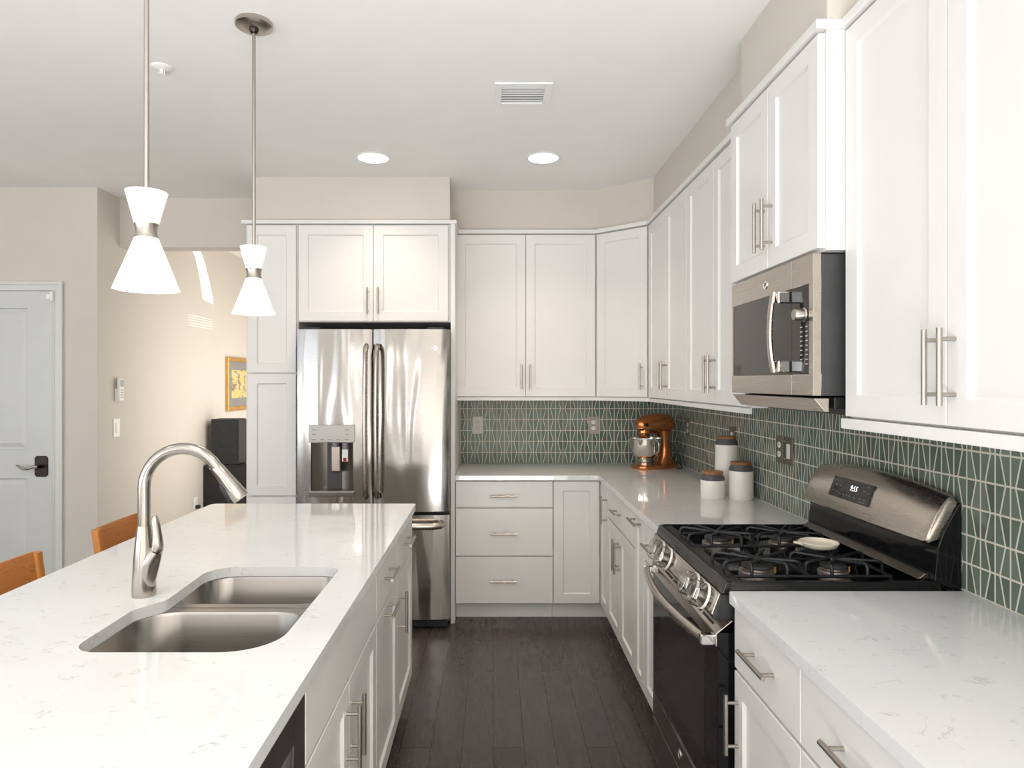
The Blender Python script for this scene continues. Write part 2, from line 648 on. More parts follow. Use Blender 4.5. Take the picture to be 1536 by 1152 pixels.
def text(s, name, mat, parent, a, b, c, size, fn, U, Vv, N, ext=0.0004, shear=0.0):
    """lettering turned into a mesh part lying on a face: fn(a,b,c) gives the point, U/Vv/N its axes"""
    d = bpy.data.curves.new(name, 'FONT')
    d.body = s
    d.size = size
    d.align_x = 'CENTER'
    d.align_y = 'CENTER'
    d.extrude = ext
    d.shear = shear
    tmp = bpy.data.objects.new(name + '_source', d)
    COL.objects.link(tmp)
    bpy.context.view_layer.update()
    me = bpy.data.meshes.new_from_object(tmp.evaluated_get(bpy.context.evaluated_depsgraph_get()))
    bpy.data.objects.remove(tmp)
    bpy.data.curves.remove(d)
    off = ORIG.get(parent.name, V3((0, 0, 0)))
    p = fn(a, b, c) - off
    me.transform(Matrix(((U.x, Vv.x, N.x, p.x), (U.y, Vv.y, N.y, p.y), (U.z, Vv.z, N.z, p.z), (0, 0, 0, 1))))
    me.name = name
    me.materials.clear()
    me.materials.append(MAT[mat])
    o = bpy.data.objects.new(name, me)
    COL.objects.link(o)
    o.parent = parent
    ORIG[o.name] = off
    return o


def rounded(poly, seg=8):
    """poly: list of (x,y,r) -> list of (x,y) with filleted corners"""
    out = []
    n = len(poly)
    for i in range(n):
        x, y, r = poly[i]
        p = V3((x, y, 0))
        a = V3((*poly[i - 1][:2], 0)) - p
        b = V3((*poly[(i + 1) % n][:2], 0)) - p
        if r <= 0:
            out.append((x, y))
            continue
        la, lb = a.length, b.length
        a.normalize()
        b.normalize()
        ang = a.angle(b)
        d = min(r / math.tan(ang / 2), 0.49 * la, 0.49 * lb)
        rr = d * math.tan(ang / 2)
        p0, p1 = p + a * d, p + b * d
        c = p + (a + b).normalized() * (rr / math.sin(ang / 2))
        v0, v1 = p0 - c, p1 - c
        tot = v0.angle(v1)
        ax = v0.cross(v1)
        s = 1 if ax.z > 0 else -1
        for j in range(seg + 1):
            t = s * tot * j / seg
            q = c + V3((v0.x * math.cos(t) - v0.y * math.sin(t), v0.x * math.sin(t) + v0.y * math.cos(t), 0))
            out.append((q.x, q.y))
    return out


def rrect(x0, x1, y0, y1, r, seg=6):
    return rounded([(x0, y0, r), (x1, y0, r), (x1, y1, r), (x0, y1, r)], seg)


# ================================================================== SETTING
CEIL = 2.771
XR, YB = 1.323, 4.770
XL = -5.30
YR = -3.30
b = MB().box(XL, XR + 0.2, YR, 9.0, -0.1, 0.0)
struct(b.build('floor', 'floor'))
b = MB().box(XL - 0.2, XR + 0.2, YR - 0.2, 9.0, CEIL, CEIL + 0.12)
struct(b.build('ceiling', 'ceil'))
struct(MB().box(XR, XR + 0.15, YR, YB + 0.15, 0, CEIL).build('wall_right', 'wall'))
struct(MB().box(-1.56, XR, YB, YB + 0.15, 0, CEIL).build('wall_back', 'wall'))
# wall with the white door, its side face runs on into the room beyond
DY = 4.367
SX = -2.594
struct(MB().box(XL, SX, DY, DY + 0.14, 0, CEIL).build('wall_left', 'wall'))
struct(MB().box(SX - 0.14, SX, DY + 0.14, 8.8, 0, CEIL).build('wall_side', 'wall'))
struct(MB().box(SX, -1.49, 4.63, 4.77, 2.43, CEIL).build('wall_header', 'wall'))
struct(MB().box(SX, -1.30, 8.65, 8.8, 0, CEIL).build('wall_far', 'wall'))
# right wall of the room beyond, with added holes shaped to cast sun patches
w = MB()
ap = [(5.66, 2.72), (5.85, 2.72), (5.99, 2.58), (6.10, 2.40), (6.185, 2.225), (5.955, 2.245), (5.895, 2.42), (5.80, 2.60), (5.74, 2.645), (5.69, 2.65)]
hv = [[(5.68, z), (6.16, z), (6.16, z + 0.0018), (5.68, z + 0.0018)] for z in (1.99, 2.012, 2.034, 2.056, 2.078)]  # thin slits made for a fainter second sun patch


def wall_with_holes(outer, holes, fn, t0, t1):
    mb = MB()
    bm = mb.bm
    edges = []
    for loop in [outer] + holes:
        vs = [bm.verts.new(fn(p, q, t0)) for p, q in loop]
        for i in range(len(vs)):
            edges.append(bm.edges.new((vs[i], vs[(i + 1) % len(vs)])))
    bmesh.ops.triangle_fill(bm, edges=edges, use_beauty=True, use_dissolve=False)
    fs = list(bm.faces)
    ex = bmesh.ops.extrude_face_region(bm, geom=fs)
    nv = [e for e in ex['geom'] if isinstance(e, bmesh.types.BMVert)]
    d = V3(fn(0, 0, t1)) - V3(fn(0, 0, t0))
    bmesh.ops.translate(bm, verts=nv, vec=d)
    return mb


wh = wall_with_holes([(4.92, 0), (8.65, 0), (8.65, CEIL), (4.92, CEIL)], [ap] + hv,
                     lambda p, q, t: (t, p, q), -1.50, -1.47)
struct(wh.build('wall_passage', 'wall'))
# rear and left walls of the open-plan room behind the camera, with assumed window openings
rear_w = [(-1.78, -1.46), (-5.05, -3.45)]  # the narrow opening is added to give a bright streak in the refrigerator
holes = [[(a0, 0.3), (a1, 0.3), (a1, 2.6), (a0, 2.6)] for a0, a1 in rear_w]
wh = wall_with_holes([(XL, 0), (XR, 0), (XR, CEIL), (XL, CEIL)], holes, lambda p, q, t: (p, t, q), YR - 0.15, YR)
struct(wh.build('wall_rear', 'wall'))
wh = wall_with_holes([(YR, 0), (DY + 0.14, 0), (DY + 0.14, CEIL), (YR, CEIL)], [[(-2.55, 0.4), (1.35, 0.4), (1.35, 2.5), (-2.55, 2.5)]],
                     lambda p, q, t: (t, p, q), XL - 0.15, XL)
struct(wh.build('wall_living', 'wall'))
for i, (a0, a1) in enumerate(rear_w):
    f = MB()
    for x0, x1, z0, z1 in ((a0, a0 + .06, .3, 2.6), (a1 - .06, a1, .3, 2.6), (a0, a1, .3, .36), (a0, a1, 2.54, 2.6), (a0, a1, 1.42, 1.47), ((a0 + a1) / 2 - .025, (a0 + a1) / 2 + .025, .3, 2.6)):
        f.box(x0, x1, YR - 0.09, YR - 0.06, z0, z1)
    struct(f.build('assumed_window_%d' % (i + 1), 'trim'))  # frames of the assumed rear windows, out of view
f = MB()
for y0, y1, z0, z1 in ((-2.55, -2.49, .4, 2.5), (1.29, 1.35, .4, 2.5), (-2.55, 1.35, .4, .46), (-2.55, 1.35, 2.44, 2.5), (-1.28, -1.22, .4, 2.5), (.02, .08, .4, 2.5)):
    f.box(XL - 0.09, XL - 0.06, y0, y1, z0, z1)
struct(f.build('assumed_window_3', 'trim'))  # frame of the assumed left window, out of view

# soffits above the cabinets
SFB, SFR = 4.44, 1.000
b = MB().prism([(-.272, YB), (-.272, SFB), (.69, SFB), (SFR, 4.155), (SFR, 2.49), (XR, 2.49), (XR, YB)], lambda p, q, t: (p, q, t), 2.475, CEIL)
struct(b.build('wall_soffit_corner', 'wall'))
struct(MB().box(-1.49, -.272, 4.158, YB, 2.475, CEIL).build('wall_soffit_fridge', 'wall'))
struct(MB().box(.926, XR, 1.85, 2.49, 2.475, CEIL).build('wall_soffit_microwave', 'wall'))
struct(MB().box(SFR + .004, XR, .3, 1.85, 2.475, CEIL).build('wall_soffit_front', 'wall'))

# backsplash tile
struct(MB().box(-.262, XR, YB - 0.008, YB, .916, 1.42).build('wall_tile_back', 'tile'))
struct(MB().box(XR - 0.008, XR, .3, YB - 0.008, .9, 1.88).build('wall_tile_right', 'tile'))

# baseboards
struct(MB().box(SX, SX + .014, DY, 8.6, 0, .13).build('baseboard_side', 'trim', bevel=.003))
struct(MB().box(-2.79, SX + .014, DY - .014, DY, 0, .13).build('baseboard_left', 'trim', bevel=.003))

# ------------------------------------------------------------------ white panel door and casing
FD = Fr((0, DY, 0), (1, 0, 0), (0, -1, 0))
dx0, dx1, dz1 = -3.69, -2.877, 2.088
d = MB()


d.fbox(FD, dx0, dx1, .012, dz1, -.02, -.002)
# stiles and rails in front of the sunk panel field, with raised centres
pan = [(dx0 + .12, -3.042, 1.052, 1.978), (dx0 + .12, -3.042, .24, .866)]
for a0, a1, b0, b1 in ((dx0, pan[0][0], .012, dz1), (pan[0][1], dx1, .012, dz1), (pan[0][0], pan[0][1], .012, .24),
                       (pan[0][0], pan[0][1], .866, 1.052), (pan[0][0], pan[0][1], 1.978, dz1)):
    d.fbox(FD, a0, a1, b0, b1, -.002, .012)
for a0, a1, b0, b1 in pan:
    rings = []
    for i, c in ((0.0, .012), (.006, .002), (.016, .000), (.044, .009), (.046, .009)):
        rings.append([FD(a0 + i, b0 + i, c), FD(a1 - i, b0 + i, c), FD(a1 - i, b1 - i, c), FD(a0 + i, b1 - i, c)])
    d.loft(rings, capb=True)
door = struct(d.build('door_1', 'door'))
door['label'] = 'white two-panel interior door at the left with dark lever handle'
h = MB()
hx, hz = -2.949, .945
h.prism([(hx - .042, hz - .055), (hx - .03, hz - .068), (hx + .03, hz - .068), (hx + .042, hz - .055), (hx + .042, hz + .055), (hx + .03, hz + .068), (hx - .03, hz + .068), (hx - .042, hz + .055)],
        lambda p, q, t: FD(p, q, t), .012, .022)
h.cyl(FD(hx, hz, .02), FD(hx, hz, .065), .011)
hd = h.build('lever_handle', 'bronze', door, smooth=True, bevel=.002)
hl = MB().sweep([FD(hx + .004, hz, .062), FD(hx - .02, hz + .003, .066), FD(hx - .055, hz - .012, .066), FD(hx - .09, hz - .010, .064), FD(hx - .118, hz + .006, .062), FD(hx - .135, hz + .014, .060)],
                [.010, .010, .0085, .008, .007, .004])
hl.build('lever', 'nickel_h', hd, smooth=True)
t = MB()
for a0, a1, b0, b1 in ((-2.873, -2.813, 0, 2.152), (-3.754, -3.694, 0, 2.152), (-3.694, -2.873, 2.092, 2.152)):
    t.fbox(FD, a0, a1, b0, b1, 0, .014)
for a0, a1, b0, b1 in ((-2.833, -2.813, 0, 2.152), (-3.754, -3.734, 0, 2.152), (-3.734, -2.833, 2.132, 2.152)):
    t.fbox(FD, a0, a1, b0, b1, .014, .022)
for a0, a1, b0, b1 in ((-2.873, -2.863, 0, 2.10), (-3.704, -3.694, 0, 2.10), (-3.694, -2.873, 2.092, 2.102)):
    t.fbox(FD, a0, a1, b0, b1, .014, .018)
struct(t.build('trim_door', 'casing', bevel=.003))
s = thing('door_sensor', 'small white alarm contact at the top right corner of the white door', 'sensor', FD(-2.875, 2.05, .02))
MB().fbox(FD, -2.915, -2.889, 2.035, 2.068, .0125, .026).build('magnet_half', 'white', s, bevel=.003)
MB().fbox(FD, -2.884, -2.866, 2.022, 2.085, .0185, .034).build('sensor_half', 'white', s, bevel=.003)

# ================================================================== CABINETS
FB = Fr((0, 4.181, 0), (1, 0, 0), (0, -1, 0))      # back run base
FRt = Fr((.688, 0, 0), (0, 1, 0), (-1, 0, 0))       # right run base
FI = Fr((-.406, 0, 0), (0, 1, 0), (1, 0, 0))        # island, kitchen side
FUB = Fr((0, 4.426, 0), (1, 0, 0), (0, -1, 0))      # back uppers
FUR = Fr((.986, 0, 0), (0, 1, 0), (-1, 0, 0))       # right uppers, far
FUN = Fr((.996, 0, 0), (0, 1, 0), (-1, 0, 0))       # right uppers, near
FUM = Fr((.926, 0, 0), (0, 1, 0), (-1, 0, 0))       # above microwave
FF = Fr((0, 4.153, 0), (1, 0, 0), (0, -1, 0))       # fridge surround
ZT = .882                                           # top of base carcasses
G = .0016                                           # half reveal


def door_part(root, F, a0, a1, b0, b1, handle=None, rail=.058):
    dr = MB().shaker(F, a0 + G, a1 - G, b0 + G, b1 - G, rail).build('door', 'cab', root)
    if handle:
        a, bz, vert = handle
        MB().bar(F, a, bz, vert).build('handle', 'nickel' if vert else 'nickel_h', dr, smooth=True)
    return dr


def drawer_part(root, F, a0, a1, b0, b1, handle=None, name='drawer', L=.165):
    dr = MB().slab(F, a0 + G, a1 - G, b0 + G, b1 - G).build(name, 'cab', root)
    if handle:
        a, bz = handle
        MB().bar(F, a, bz, False, L=L, post=L * .72).build('handle', 'nickel_h', dr, smooth=True)
    return dr


def base_body(root, F, a0, a1, depth, toe=.065):
    MB().prism([(0, .108), (0, ZT), (-depth, ZT), (-depth, 0), (-toe, 0), (-toe, .108)],
               lambda p, q, t: F(t, q, p), a0, a1).build('carcass', 'cab', root)


def base(name, label, F, a0, a1, depth):
    r = thing(name, label, 'cabinet', F((a0 + a1) / 2, 0, -.1))
    base_body(r, F, a0, a1, depth)
    return r


# --- back run: three drawers
c = base('drawer_cabinet', 'white base cabinet of three stacked wide drawers beside the refrigerator', FB, -.236, .373, .58)
drawer_part(c, FB, -.236, .373, .712, .876, (.062, .787))
drawer_part(c, FB, -.236, .373, .409, .706, (.062, .553))
drawer_part(c, FB, -.236, .373, .112, .403, (.062, .257))
# --- inner corner cabinet, L-shaped, a leaf on each side of the corner
c = thing('corner_cabinet', 'white corner base cabinet whose two narrow doors meet in the inner corner', 'cabinet', (.95, 4.45, 0))
MB().prism([(.375, 4.181), (.688, 4.181), (.688, 3.892), (1.31, 3.892), (1.31, 4.76), (.375, 4.76)], lambda p, q, t: (p, q, t), .108, ZT).build('carcass', 'cab', c)
MB().prism([(.375, 4.246), (.753, 4.246), (.753, 3.892), (1.31, 3.892), (1.31, 4.76), (.375, 4.76)], lambda p, q, t: (p, q, t), 0, .107).build('toe_kick', 'cab', c)
door_part(c, FB, .375, .664, .112, .876)
door_part(c, FRt, 3.892, 4.158, .112, .876, (3.915, .742, True))
# --- right run, left of the range
c = base('base_cabinet', 'white base cabinet with one drawer over a pair of doors next to the inner corner', FRt, 3.148, 3.888, .62)
drawer_part(c, FRt, 3.148, 3.888, .712, .876, (3.545, .798))
door_part(c, FRt, 3.52, 3.888, .112, .706, (3.55, .575, True))
door_part(c, FRt, 3.148, 3.52, .112, .706, (3.49, .57, True))
c = base('pullout_cabinet', 'narrow white full-height pull-out with a horizontal handle close under the counter', FRt, 2.955, 3.147, .62)
door_part(c, FRt, 2.955, 3.147, .112, .876, (3.075, .85, False), rail=.05)
c = base('base_cabinet', 'white base cabinet with drawer and single door touching the far side of the range', FRt, 2.640, 2.953, .62)
drawer_part(c, FRt, 2.640, 2.953, .712, .876, (2.775, .80))
door_part(c, FRt, 2.640, 2.953, .112, .706)
# --- right run, camera side of the range
c = base('base_cabinet', 'white base cabinet with drawer and door touching the near side of the range', FRt, 1.447, 1.846, .62)
drawer_part(c, FRt, 1.447, 1.846, .706, .876, (1.646, .797))
door_part(c, FRt, 1.447, 1.846, .112, .700, (1.816, .562, True))
c = base('base_cabinet', 'white base cabinet in the bottom right corner of the picture, drawer handle cut off', FRt, .95, 1.445, .62)
drawer_part(c, FRt, .95, 1.445, .706, .876, (1.21, .797))
door_part(c, FRt, .95, 1.445, .112, .700)

# --- uppers
UZ0, UZ1 = 1.395, 2.475
DZ0, DZ1 = 1.399, 2.469
c = thing('wall_cabinet', 'white wall cabinet with two doors on the back wall above the tiled outlets', 'cabinet', (.2, 4.5, UZ0))
MB().fbox(FUB, -.250, .680, UZ0, UZ1, -.33, 0).build('carcass', 'cab', c)
door_part(c, FUB, -.247, .2135, DZ0, DZ1, (.186, 1.528, True))
door_part(c, FUB, .2135, .674, DZ0, DZ1, (.242, 1.528, True))
# diagonal corner
p0, p1 = V3((.694, 4.4235, 0)), V3((.9835, 4.168, 0))
u = (p1 - p0)
FDg = Fr(p0, u, (-.661, -.750, 0))
FDg.N = V3((u.y, -u.x, 0)).normalized()
if FDg.N.y > 0:
    FDg.N = -FDg.N
c = thing('corner_wall_cabinet', 'white single-door wall cabinet set diagonally in the corner above the copper mixer', 'cabinet', (1.0, 4.5, UZ0))
MB().prism([(.682, 4.4235), (.694, 4.4235), (.9835, 4.168), (.986, 4.163), (1.312, 4.163), (1.312, 4.758), (.682, 4.758)], lambda p, q, t: (p, q, t), UZ0, UZ1).build('carcass', 'cab', c)
door_part(c, FDg, .003, u.length - .012, DZ0, DZ1, (u.length - .048, 1.528, True))
c = thing('wall_cabinet', 'white two-door wall cabinet on the right wall, next to the diagonal corner cabinet', 'cabinet', (1.15, 3.74, UZ0))
MB().fbox(FUR, 3.332, 4.160, UZ0, UZ1, -.325, 0).build('carcass', 'cab', c)
door_part(c, FUR, 3.738, 4.150, DZ0, DZ1, (3.768, 1.530, True))
door_part(c, FUR, 3.335, 3.738, DZ0, DZ1, (3.708, 1.530, True))
c = thing('wall_cabinet', 'white two-door wall cabinet on the right wall, half hidden behind the microwave', 'cabinet', (1.15, 2.93, UZ0))
MB().fbox(FUR, 2.548, 3.330, UZ0, UZ1, -.325, 0).build('carcass', 'cab', c)
door_part(c, FUR, 2.925, 3.330, DZ0, DZ1, (2.956, 1.530, True))
door_part(c, FUR, 2.552, 2.925, DZ0, DZ1, (2.895, 1.530, True))
c = thing('wall_cabinet', 'short white two-door wall cabinet directly above the microwave', 'cabinet', (1.1, 2.2, 1.862))
MB().fbox(FUM, 1.852, 2.545, 1.862, UZ1, -.385, 0).build('carcass', 'cab', c)
door_part(c, FUM, 2.198, 2.545, 1.868, DZ1, (2.227, 2.008, True))
door_part(c, FUM, 1.858, 2.198, 1.868, DZ1, (2.165, 2.008, True))
c = thing('wall_cabinet', 'tall white two-door wall cabinet at the right edge, on the camera side of the microwave', 'cabinet', (1.15, 1.4, UZ0))
MB().fbox(FUN, 1.00, 1.850, UZ0, UZ1, -.315, 0).build('carcass', 'cab', c)
door_part(c, FUN, 1.434, 1.848, DZ0, DZ1, (1.457, 1.527, True))
door_part(c, FUN, 1.02, 1.434, DZ0, DZ1, (1.407, 1.527, True))
# light rails and crowns
t = MB()
t.prism([(-.262, 4.412), (.686, 4.412), (.972, 4.160), (.972, 2.548), (.99, 2.548), (.99, 4.168), (.694, 4.430), (-.262, 4.430)], lambda p, q, t: (p, q, t), 1.372, 1.3945)
struct(t.build('trim_1', 'cab', bevel=.002))
struct(MB().box(.970, .995, 1.0, 1.862, 1.366, 1.3945).build('trim_2', 'cab', bevel=.002))
t = MB()
pts = [(-.252, 4.392), (.668, 4.392), (.952, 4.143), (.952, 2.546), (1.0, 2.546), (1.0, 4.156), (.69, 4.441), (-.252, 4.441)]
t.prism(pts, lambda p, q, t: (p, q, t), 2.474, 2.500)
struct(t.build('trim_3', 'cab', bevel=.003))
t = MB()
t.prism([(.893, 2.56), (.893, 1.842), (1.0, 1.842), (1.0, 1.852), (.926, 1.852), (.926, 2.56)], lambda p, q, t: (p, q, t), 2.474, 2.500)
struct(t.build('trim_4', 'cab', bevel=.003))
struct(MB().box(.962, 1.004, 1.0, 1.841, 2.474, 2.500).build('trim_5', 'cab', bevel=.003))
t = MB().box(-1.56, -.228, 4.118, 4.159, 2.474, 2.497).box(-.26, -.228, 4.159, 4.40, 2.474, 2.497)
struct(t.build('trim_6', 'cab', bevel=.003))

# --- fridge surround
c = thing('wall_cabinet', 'white two-door cabinet over the steel refrigerator', 'cabinet', (-.74, 4.4, 1.865))
MB().fbox(FF, -1.213, -.266, 1.868, UZ1, -.60, 0).build('carcass', 'cab', c)
door_part(c, FF, -1.209, -.744, 1.871, DZ1, (-.777, 1.995, True))
door_part(c, FF, -.744, -.279, 1.871, DZ1, (-.711, 1.995, True))
c = thing('pantry_cabinet', 'tall narrow white pantry cabinet of stacked doors left of the refrigerator', 'cabinet', (-1.38, 4.4, 0))
MB().fbox(FF, -1.538, -1.214, 0, UZ1, -.60, 0).build('carcass', 'cab', c)
door_part(c, FF, -1.526, -1.222, 1.552, DZ1)
door_part(c, FF, -1.526, -1.222, .790, 1.546)
door_part(c, FF, -1.526, -1.222, .112, .784)
c = tag(MB().box(-.264, -.238, 4.128, 4.76, 0, UZ1).build('end_panel', 'cab'), 'tall thin white end panel on the right side of the refrigerator', 'panel')

# --- island cabinets
c = base('island_cabinet', 'white island cabinet at the far end, drawer over a door with upright handle', FI, 2.674, 3.168, .60)
drawer_part(c, FI, 2.674, 3.160, .706, .876, (2.905, .802))
door_part(c, FI, 2.674, 3.160, .112, .700, (2.705, .562, True))
c = base('island_cabinet', 'white island pull-out cabinet between the sink cabinet and the far end, two horizontal handles', FI, 2.194, 2.673, .60)
drawer_part(c, FI, 2.194, 2.673, .706, .876, (2.40, .805))
door_part(c, FI, 2.194, 2.673, .112, .700, (2.41, .672, False))
c = thing('sink_cabinet', 'white island cabinet under the sink, blank front above two doors', 'cabinet', (-.6, 1.78, 0))
MB().prism([(0, .108), (0, ZT), (-.02, ZT), (-.02, .2), (-.60, .2), (-.60, 0), (-.065, 0), (-.065, .108)], lambda p, q, t: FI(t, q, p), 1.367, 2.193).build('carcass', 'cab', c)
drawer_part(c, FI, 1.367, 2.193, .706, .876, None, 'blank_front')
door_part(c, FI, 1.780, 2.193, .112, .700, (1.812, .565, True))
door_part(c, FI, 1.367, 1.780, .112, .700, (1.750, .565, True))
# beverage cooler
c = thing('beverage_cooler', 'dark framed glass-door beverage cooler under the near end of the island', 'cooler', (-.6, 1.06, 0))
MB().fbox(FI, .76, 1.362, .04, ZT - .004, -.58, -.02).build('case', 'blackpl', c)
m = MB()
for a0, a1, b0, b1 in ((.765, .825, .06, .878), (1.285, 1.360, .06, .878), (.825, 1.285, .06, .15), (.825, 1.285, .795, .878)):
    m.fbox(FI, a0, a1, b0, b1, -.018, .022)
dr = m.build('door', 'coolerframe', c, bevel=.002)
MB().fbox(FI, .82, 1.29, .145, .80, -.004, .006).build('glass_pane', 'coolerglass', dr)

# ================================================================== COUNTERTOPS
CZ0, CZ1 = .884, .914


def counter(label, outer, holes=()):
    mb = wall_with_holes(outer, list(holes), lambda p, q, t: (p, q, t), CZ0, CZ1)
    return tag(mb.build('countertop', 'quartz', bevel=.0025), label, 'countertop')


lpoly = rounded([(-.2365, 4.761, 0), (-.2365, 4.136, 0), (.655, 4.136, .02), (.655, 2.636, 0), (1.3145, 2.636, 0), (1.3145, 4.761, 0)])
counter('white quartz worktop running round the corner under the mixer and canisters', lpoly)
counter('white quartz worktop at the lower right, on the camera side of the range', rounded([(.652, .6, 0), (1.3145, .6, 0), (1.3145, 1.852, 0), (.652, 1.852, .012)]))
sinkp = rounded([(-.477, 1.433, .115), (-.477, 2.096, .055), (-.882, 2.096, .085), (-.870, 1.775, .06), (-.918, 1.70, .05), (-.918, 1.433, .06)], 9)
counter('white quartz top of the island with a double sink cut into it', rounded([(-1.343, .70, 0), (-.370, .70, 0), (-.370, 3.184, .006), (-1.343, 3.184, .03)]), [sinkp])

# ================================================================== SINK, FAUCET
s = thing('kitchen_sink', 'brushed steel double-bowl sink set under the island worktop', 'sink', (-.69, 1.76, .7))


def bowl(x0, x1, y0, y1, r, zb, name):
    prof = [(-.034, .8835), (0, .8835), (.004, .876), (.012, zb + .06), (.022, zb + .028), (.045, zb + .008), (.075, zb + .001)]
    rings = []
    for i, z in prof:
        rings.append([(x, y, z) for x, y in rrect(x0 + i, x1 - i, y0 + i, y1 - i, max(r - i * .6, .02), 8)])
    m = MB().loft(rings, capb=True)
    o = m.build(name, 'sink', s, smooth=True)
    cx, cy = (x0 + x1) / 2, (y0 + y1) / 2
    MB().lathe([(0, zb + .004), (.030, zb + .004), (.042, zb + .006), (.046, zb + .0025), (.046, zb + .0012)], (cx, cy, 0), 24).build('drain', 'chrome', o, smooth=True)
    return o


bowl(-.928, -.468, 1.424, 1.772, .105, .690, 'large_bowl')
bowl(-.893, -.468, 1.836, 2.105, .075, .715, 'small_bowl')
MB().box(-.87, -.49, 1.79, 1.818, .8785, .8832).build('divider', 'sink', s)

fx, fy = -.951, 1.815
f = thing('kitchen_faucet', 'brushed nickel pull-down faucet with high arc beside the sink', 'faucet', (fx, fy, CZ1))
bp = [(.030, .000), (.0305, .004), (.0305, .012), (.0295, .05), (.0265, .10), (.0225, .145), (.0185, .175), (.0168, .19)]
m = MB().lathe([(0, 0)] + bp + [(0, .19)], (fx, fy, CZ1), 28)
# flared shoulder that carries the lever, on the sink side
m.sweep([(fx + .006, fy - .002, CZ1 + .012), (fx + .012, fy - .004, CZ1 + .05), (fx + .021, fy - .006, CZ1 + .088), (fx + .031, fy - .008, CZ1 + .112), (fx + .038, fy - .009, CZ1 + .124)],
        [.020, .0225, .0235, .0205, .0165], 18)
fb = m.build('body', 'faucet', f, smooth=True)
R = .107
zc = CZ1 + .293
path = [(fx, fy, CZ1 + .187), (fx, fy, CZ1 + .24), (fx, fy, zc)]
for i in range(1, 15):
    a = PI - i * math.radians(148) / 14
    path.append((fx + R + R * math.cos(a), fy, zc + R * math.sin(a)))
MB().sweep(path, .0158, 18).build('spout', 'faucet', f, smooth=True)
e = V3(path[-1])
dirv = (V3(path[-1]) - V3(path[-2])).normalized()
hp = [e, e + dirv * .004, e + dirv * .03, e + dirv * .066, e + dirv * .097, e + dirv * .108]
m = MB().sweep(hp, [.0158, .0172, .0185, .0215, .0250, .0235], 20)
sh = m.build('spray_head', 'faucet', f, smooth=True)
nrm = V3((-dirv.z, 0, dirv.x))
if nrm.z > 0:
    nrm = -nrm
q = e + dirv * .078 + nrm * .0165 + V3((0, -.010, 0))
MB().sweep([q - dirv * .032, q - dirv * .02, q + dirv * .02, q + dirv * .03], [.004, .0095, .0105, .005], 12).build('spray_button', 'blackpl', sh, smooth=True)
m = MB().sweep([(fx + .0395, fy - .009, CZ1 + .1255), (fx + .0425, fy - .010, CZ1 + .140), (fx + .041, fy - .010, CZ1 + .165), (fx + .0365, fy - .009, CZ1 + .195), (fx + .0335, fy - .008, CZ1 + .212), (fx + .0325, fy - .008, CZ1 + .219)],
               [.0158, .0150, .0122, .0105, .0090, .0050], 16)
m.build('lever', 'faucet', f, smooth=True)

# ================================================================== REFRIGERATOR
YF = 4.0
r = thing('refrigerator', 'stainless steel french-door refrigerator with water dispenser', 'refrigerator', (-.724, 4.35, 0))
MB().box(-1.183, -.266, 4.075, 4.745, .035, 1.800).build('case', 'darkgrey', r)
MB().box(-1.17, -.28, 4.045, 4.08, .012, .062).build('toe_grille', 'blackpl', r)
for x in (-1.12, -.33):
    for y in (4.11, 4.66):
        MB().cyl((x, y, 0), (x, y, .04), .02).build('foot', 'blackpl', r)


def curved_panel(x0, x1, z0, z1, hole=None, bow=.014, th=.062):
    mb = MB()
    bm = mb.bm
    xs = set([x0 + (x1 - x0) * i / 18 for i in range(19)])
    zs = {z0, z0 + .004, z1 - .004, z1}
    if hole:
        xs = {x for x in xs if min(abs(x - hole[0]), abs(x - hole[1])) > .006} | {hole[0], hole[1]}
        zs |= {hole[2], hole[3]}
    xs, zs = sorted(xs), sorted(zs)
    cx, hw = (x0 + x1) / 2, (x1 - x0) / 2

    def yf(x, z):
        t = abs(x - cx) / hw
        y = YF + bow * t ** 2.2
        if t > .97:
            y += .006 * ((t - .97) / .03) ** 2
        return y
    grid = [[bm.verts.new((x, yf(x, z), z)) for z in zs] for x in xs]
    for i in range(len(xs) - 1):
        for j in range(len(zs) - 1):
            mx, mz = (xs[i] + xs[i + 1]) / 2, (zs[j] + zs[j + 1]) / 2
            if hole and hole[0] < mx < hole[1] and hole[2] < mz < hole[3]:
                continue
            bm.faces.new([grid[i][j], grid[i + 1][j], grid[i + 1][j + 1], grid[i][j + 1]])
    ex = bmesh.ops.extrude_face_region(bm, geom=list(bm.faces))
    for vv in ex['geom']:
        if isinstance(vv, bmesh.types.BMVert):
            vv.co.y = YF + th
    return mb


HX0, HX1, HZ0, HZ1 = -1.096, -.842, .842, 1.131
ld = curved_panel(-1.182, -.730, .716, 1.812, (HX0, HX1, HZ0, HZ1)).build('left_door', 'fridge', r, smooth=True)
rd = curved_panel(-.722, -.267, .716, 1.812).build('right_door', 'fridge', r, smooth=True)
fz = curved_panel(-1.182, -.267, .066, .694).build('freezer_drawer', 'fridge', r, smooth=True)


def fhandle(x, parent):
    m = MB()
    zs = [.810, .822, .87, 1.0, 1.26, 1.52, 1.65, 1.695, 1.708]
    ys = [3.992, 3.962, 3.948, 3.940, 3.934, 3.940, 3.948, 3.962, 3.992]
    m.sweep([(x, y, z) for y, z in zip(ys, zs)], .0205, 16, flat=(1.0, .72))
    m.build('handle', 'steel', parent, smooth=True)


fhandle(-.759, ld)
fhandle(-.693, rd)
m = MB()
xs = [-1.135, -1.128, -1.09, -.95, -.724, -.50, -.36, -.318, -.311]
m.sweep([(x, y, .640) for x, y in zip(xs, [3.995, 3.965, 3.948, 3.940, 3.934, 3.940, 3.948, 3.965, 3.995])], .0215, 16)
m.build('handle', 'steel', fz, smooth=True)
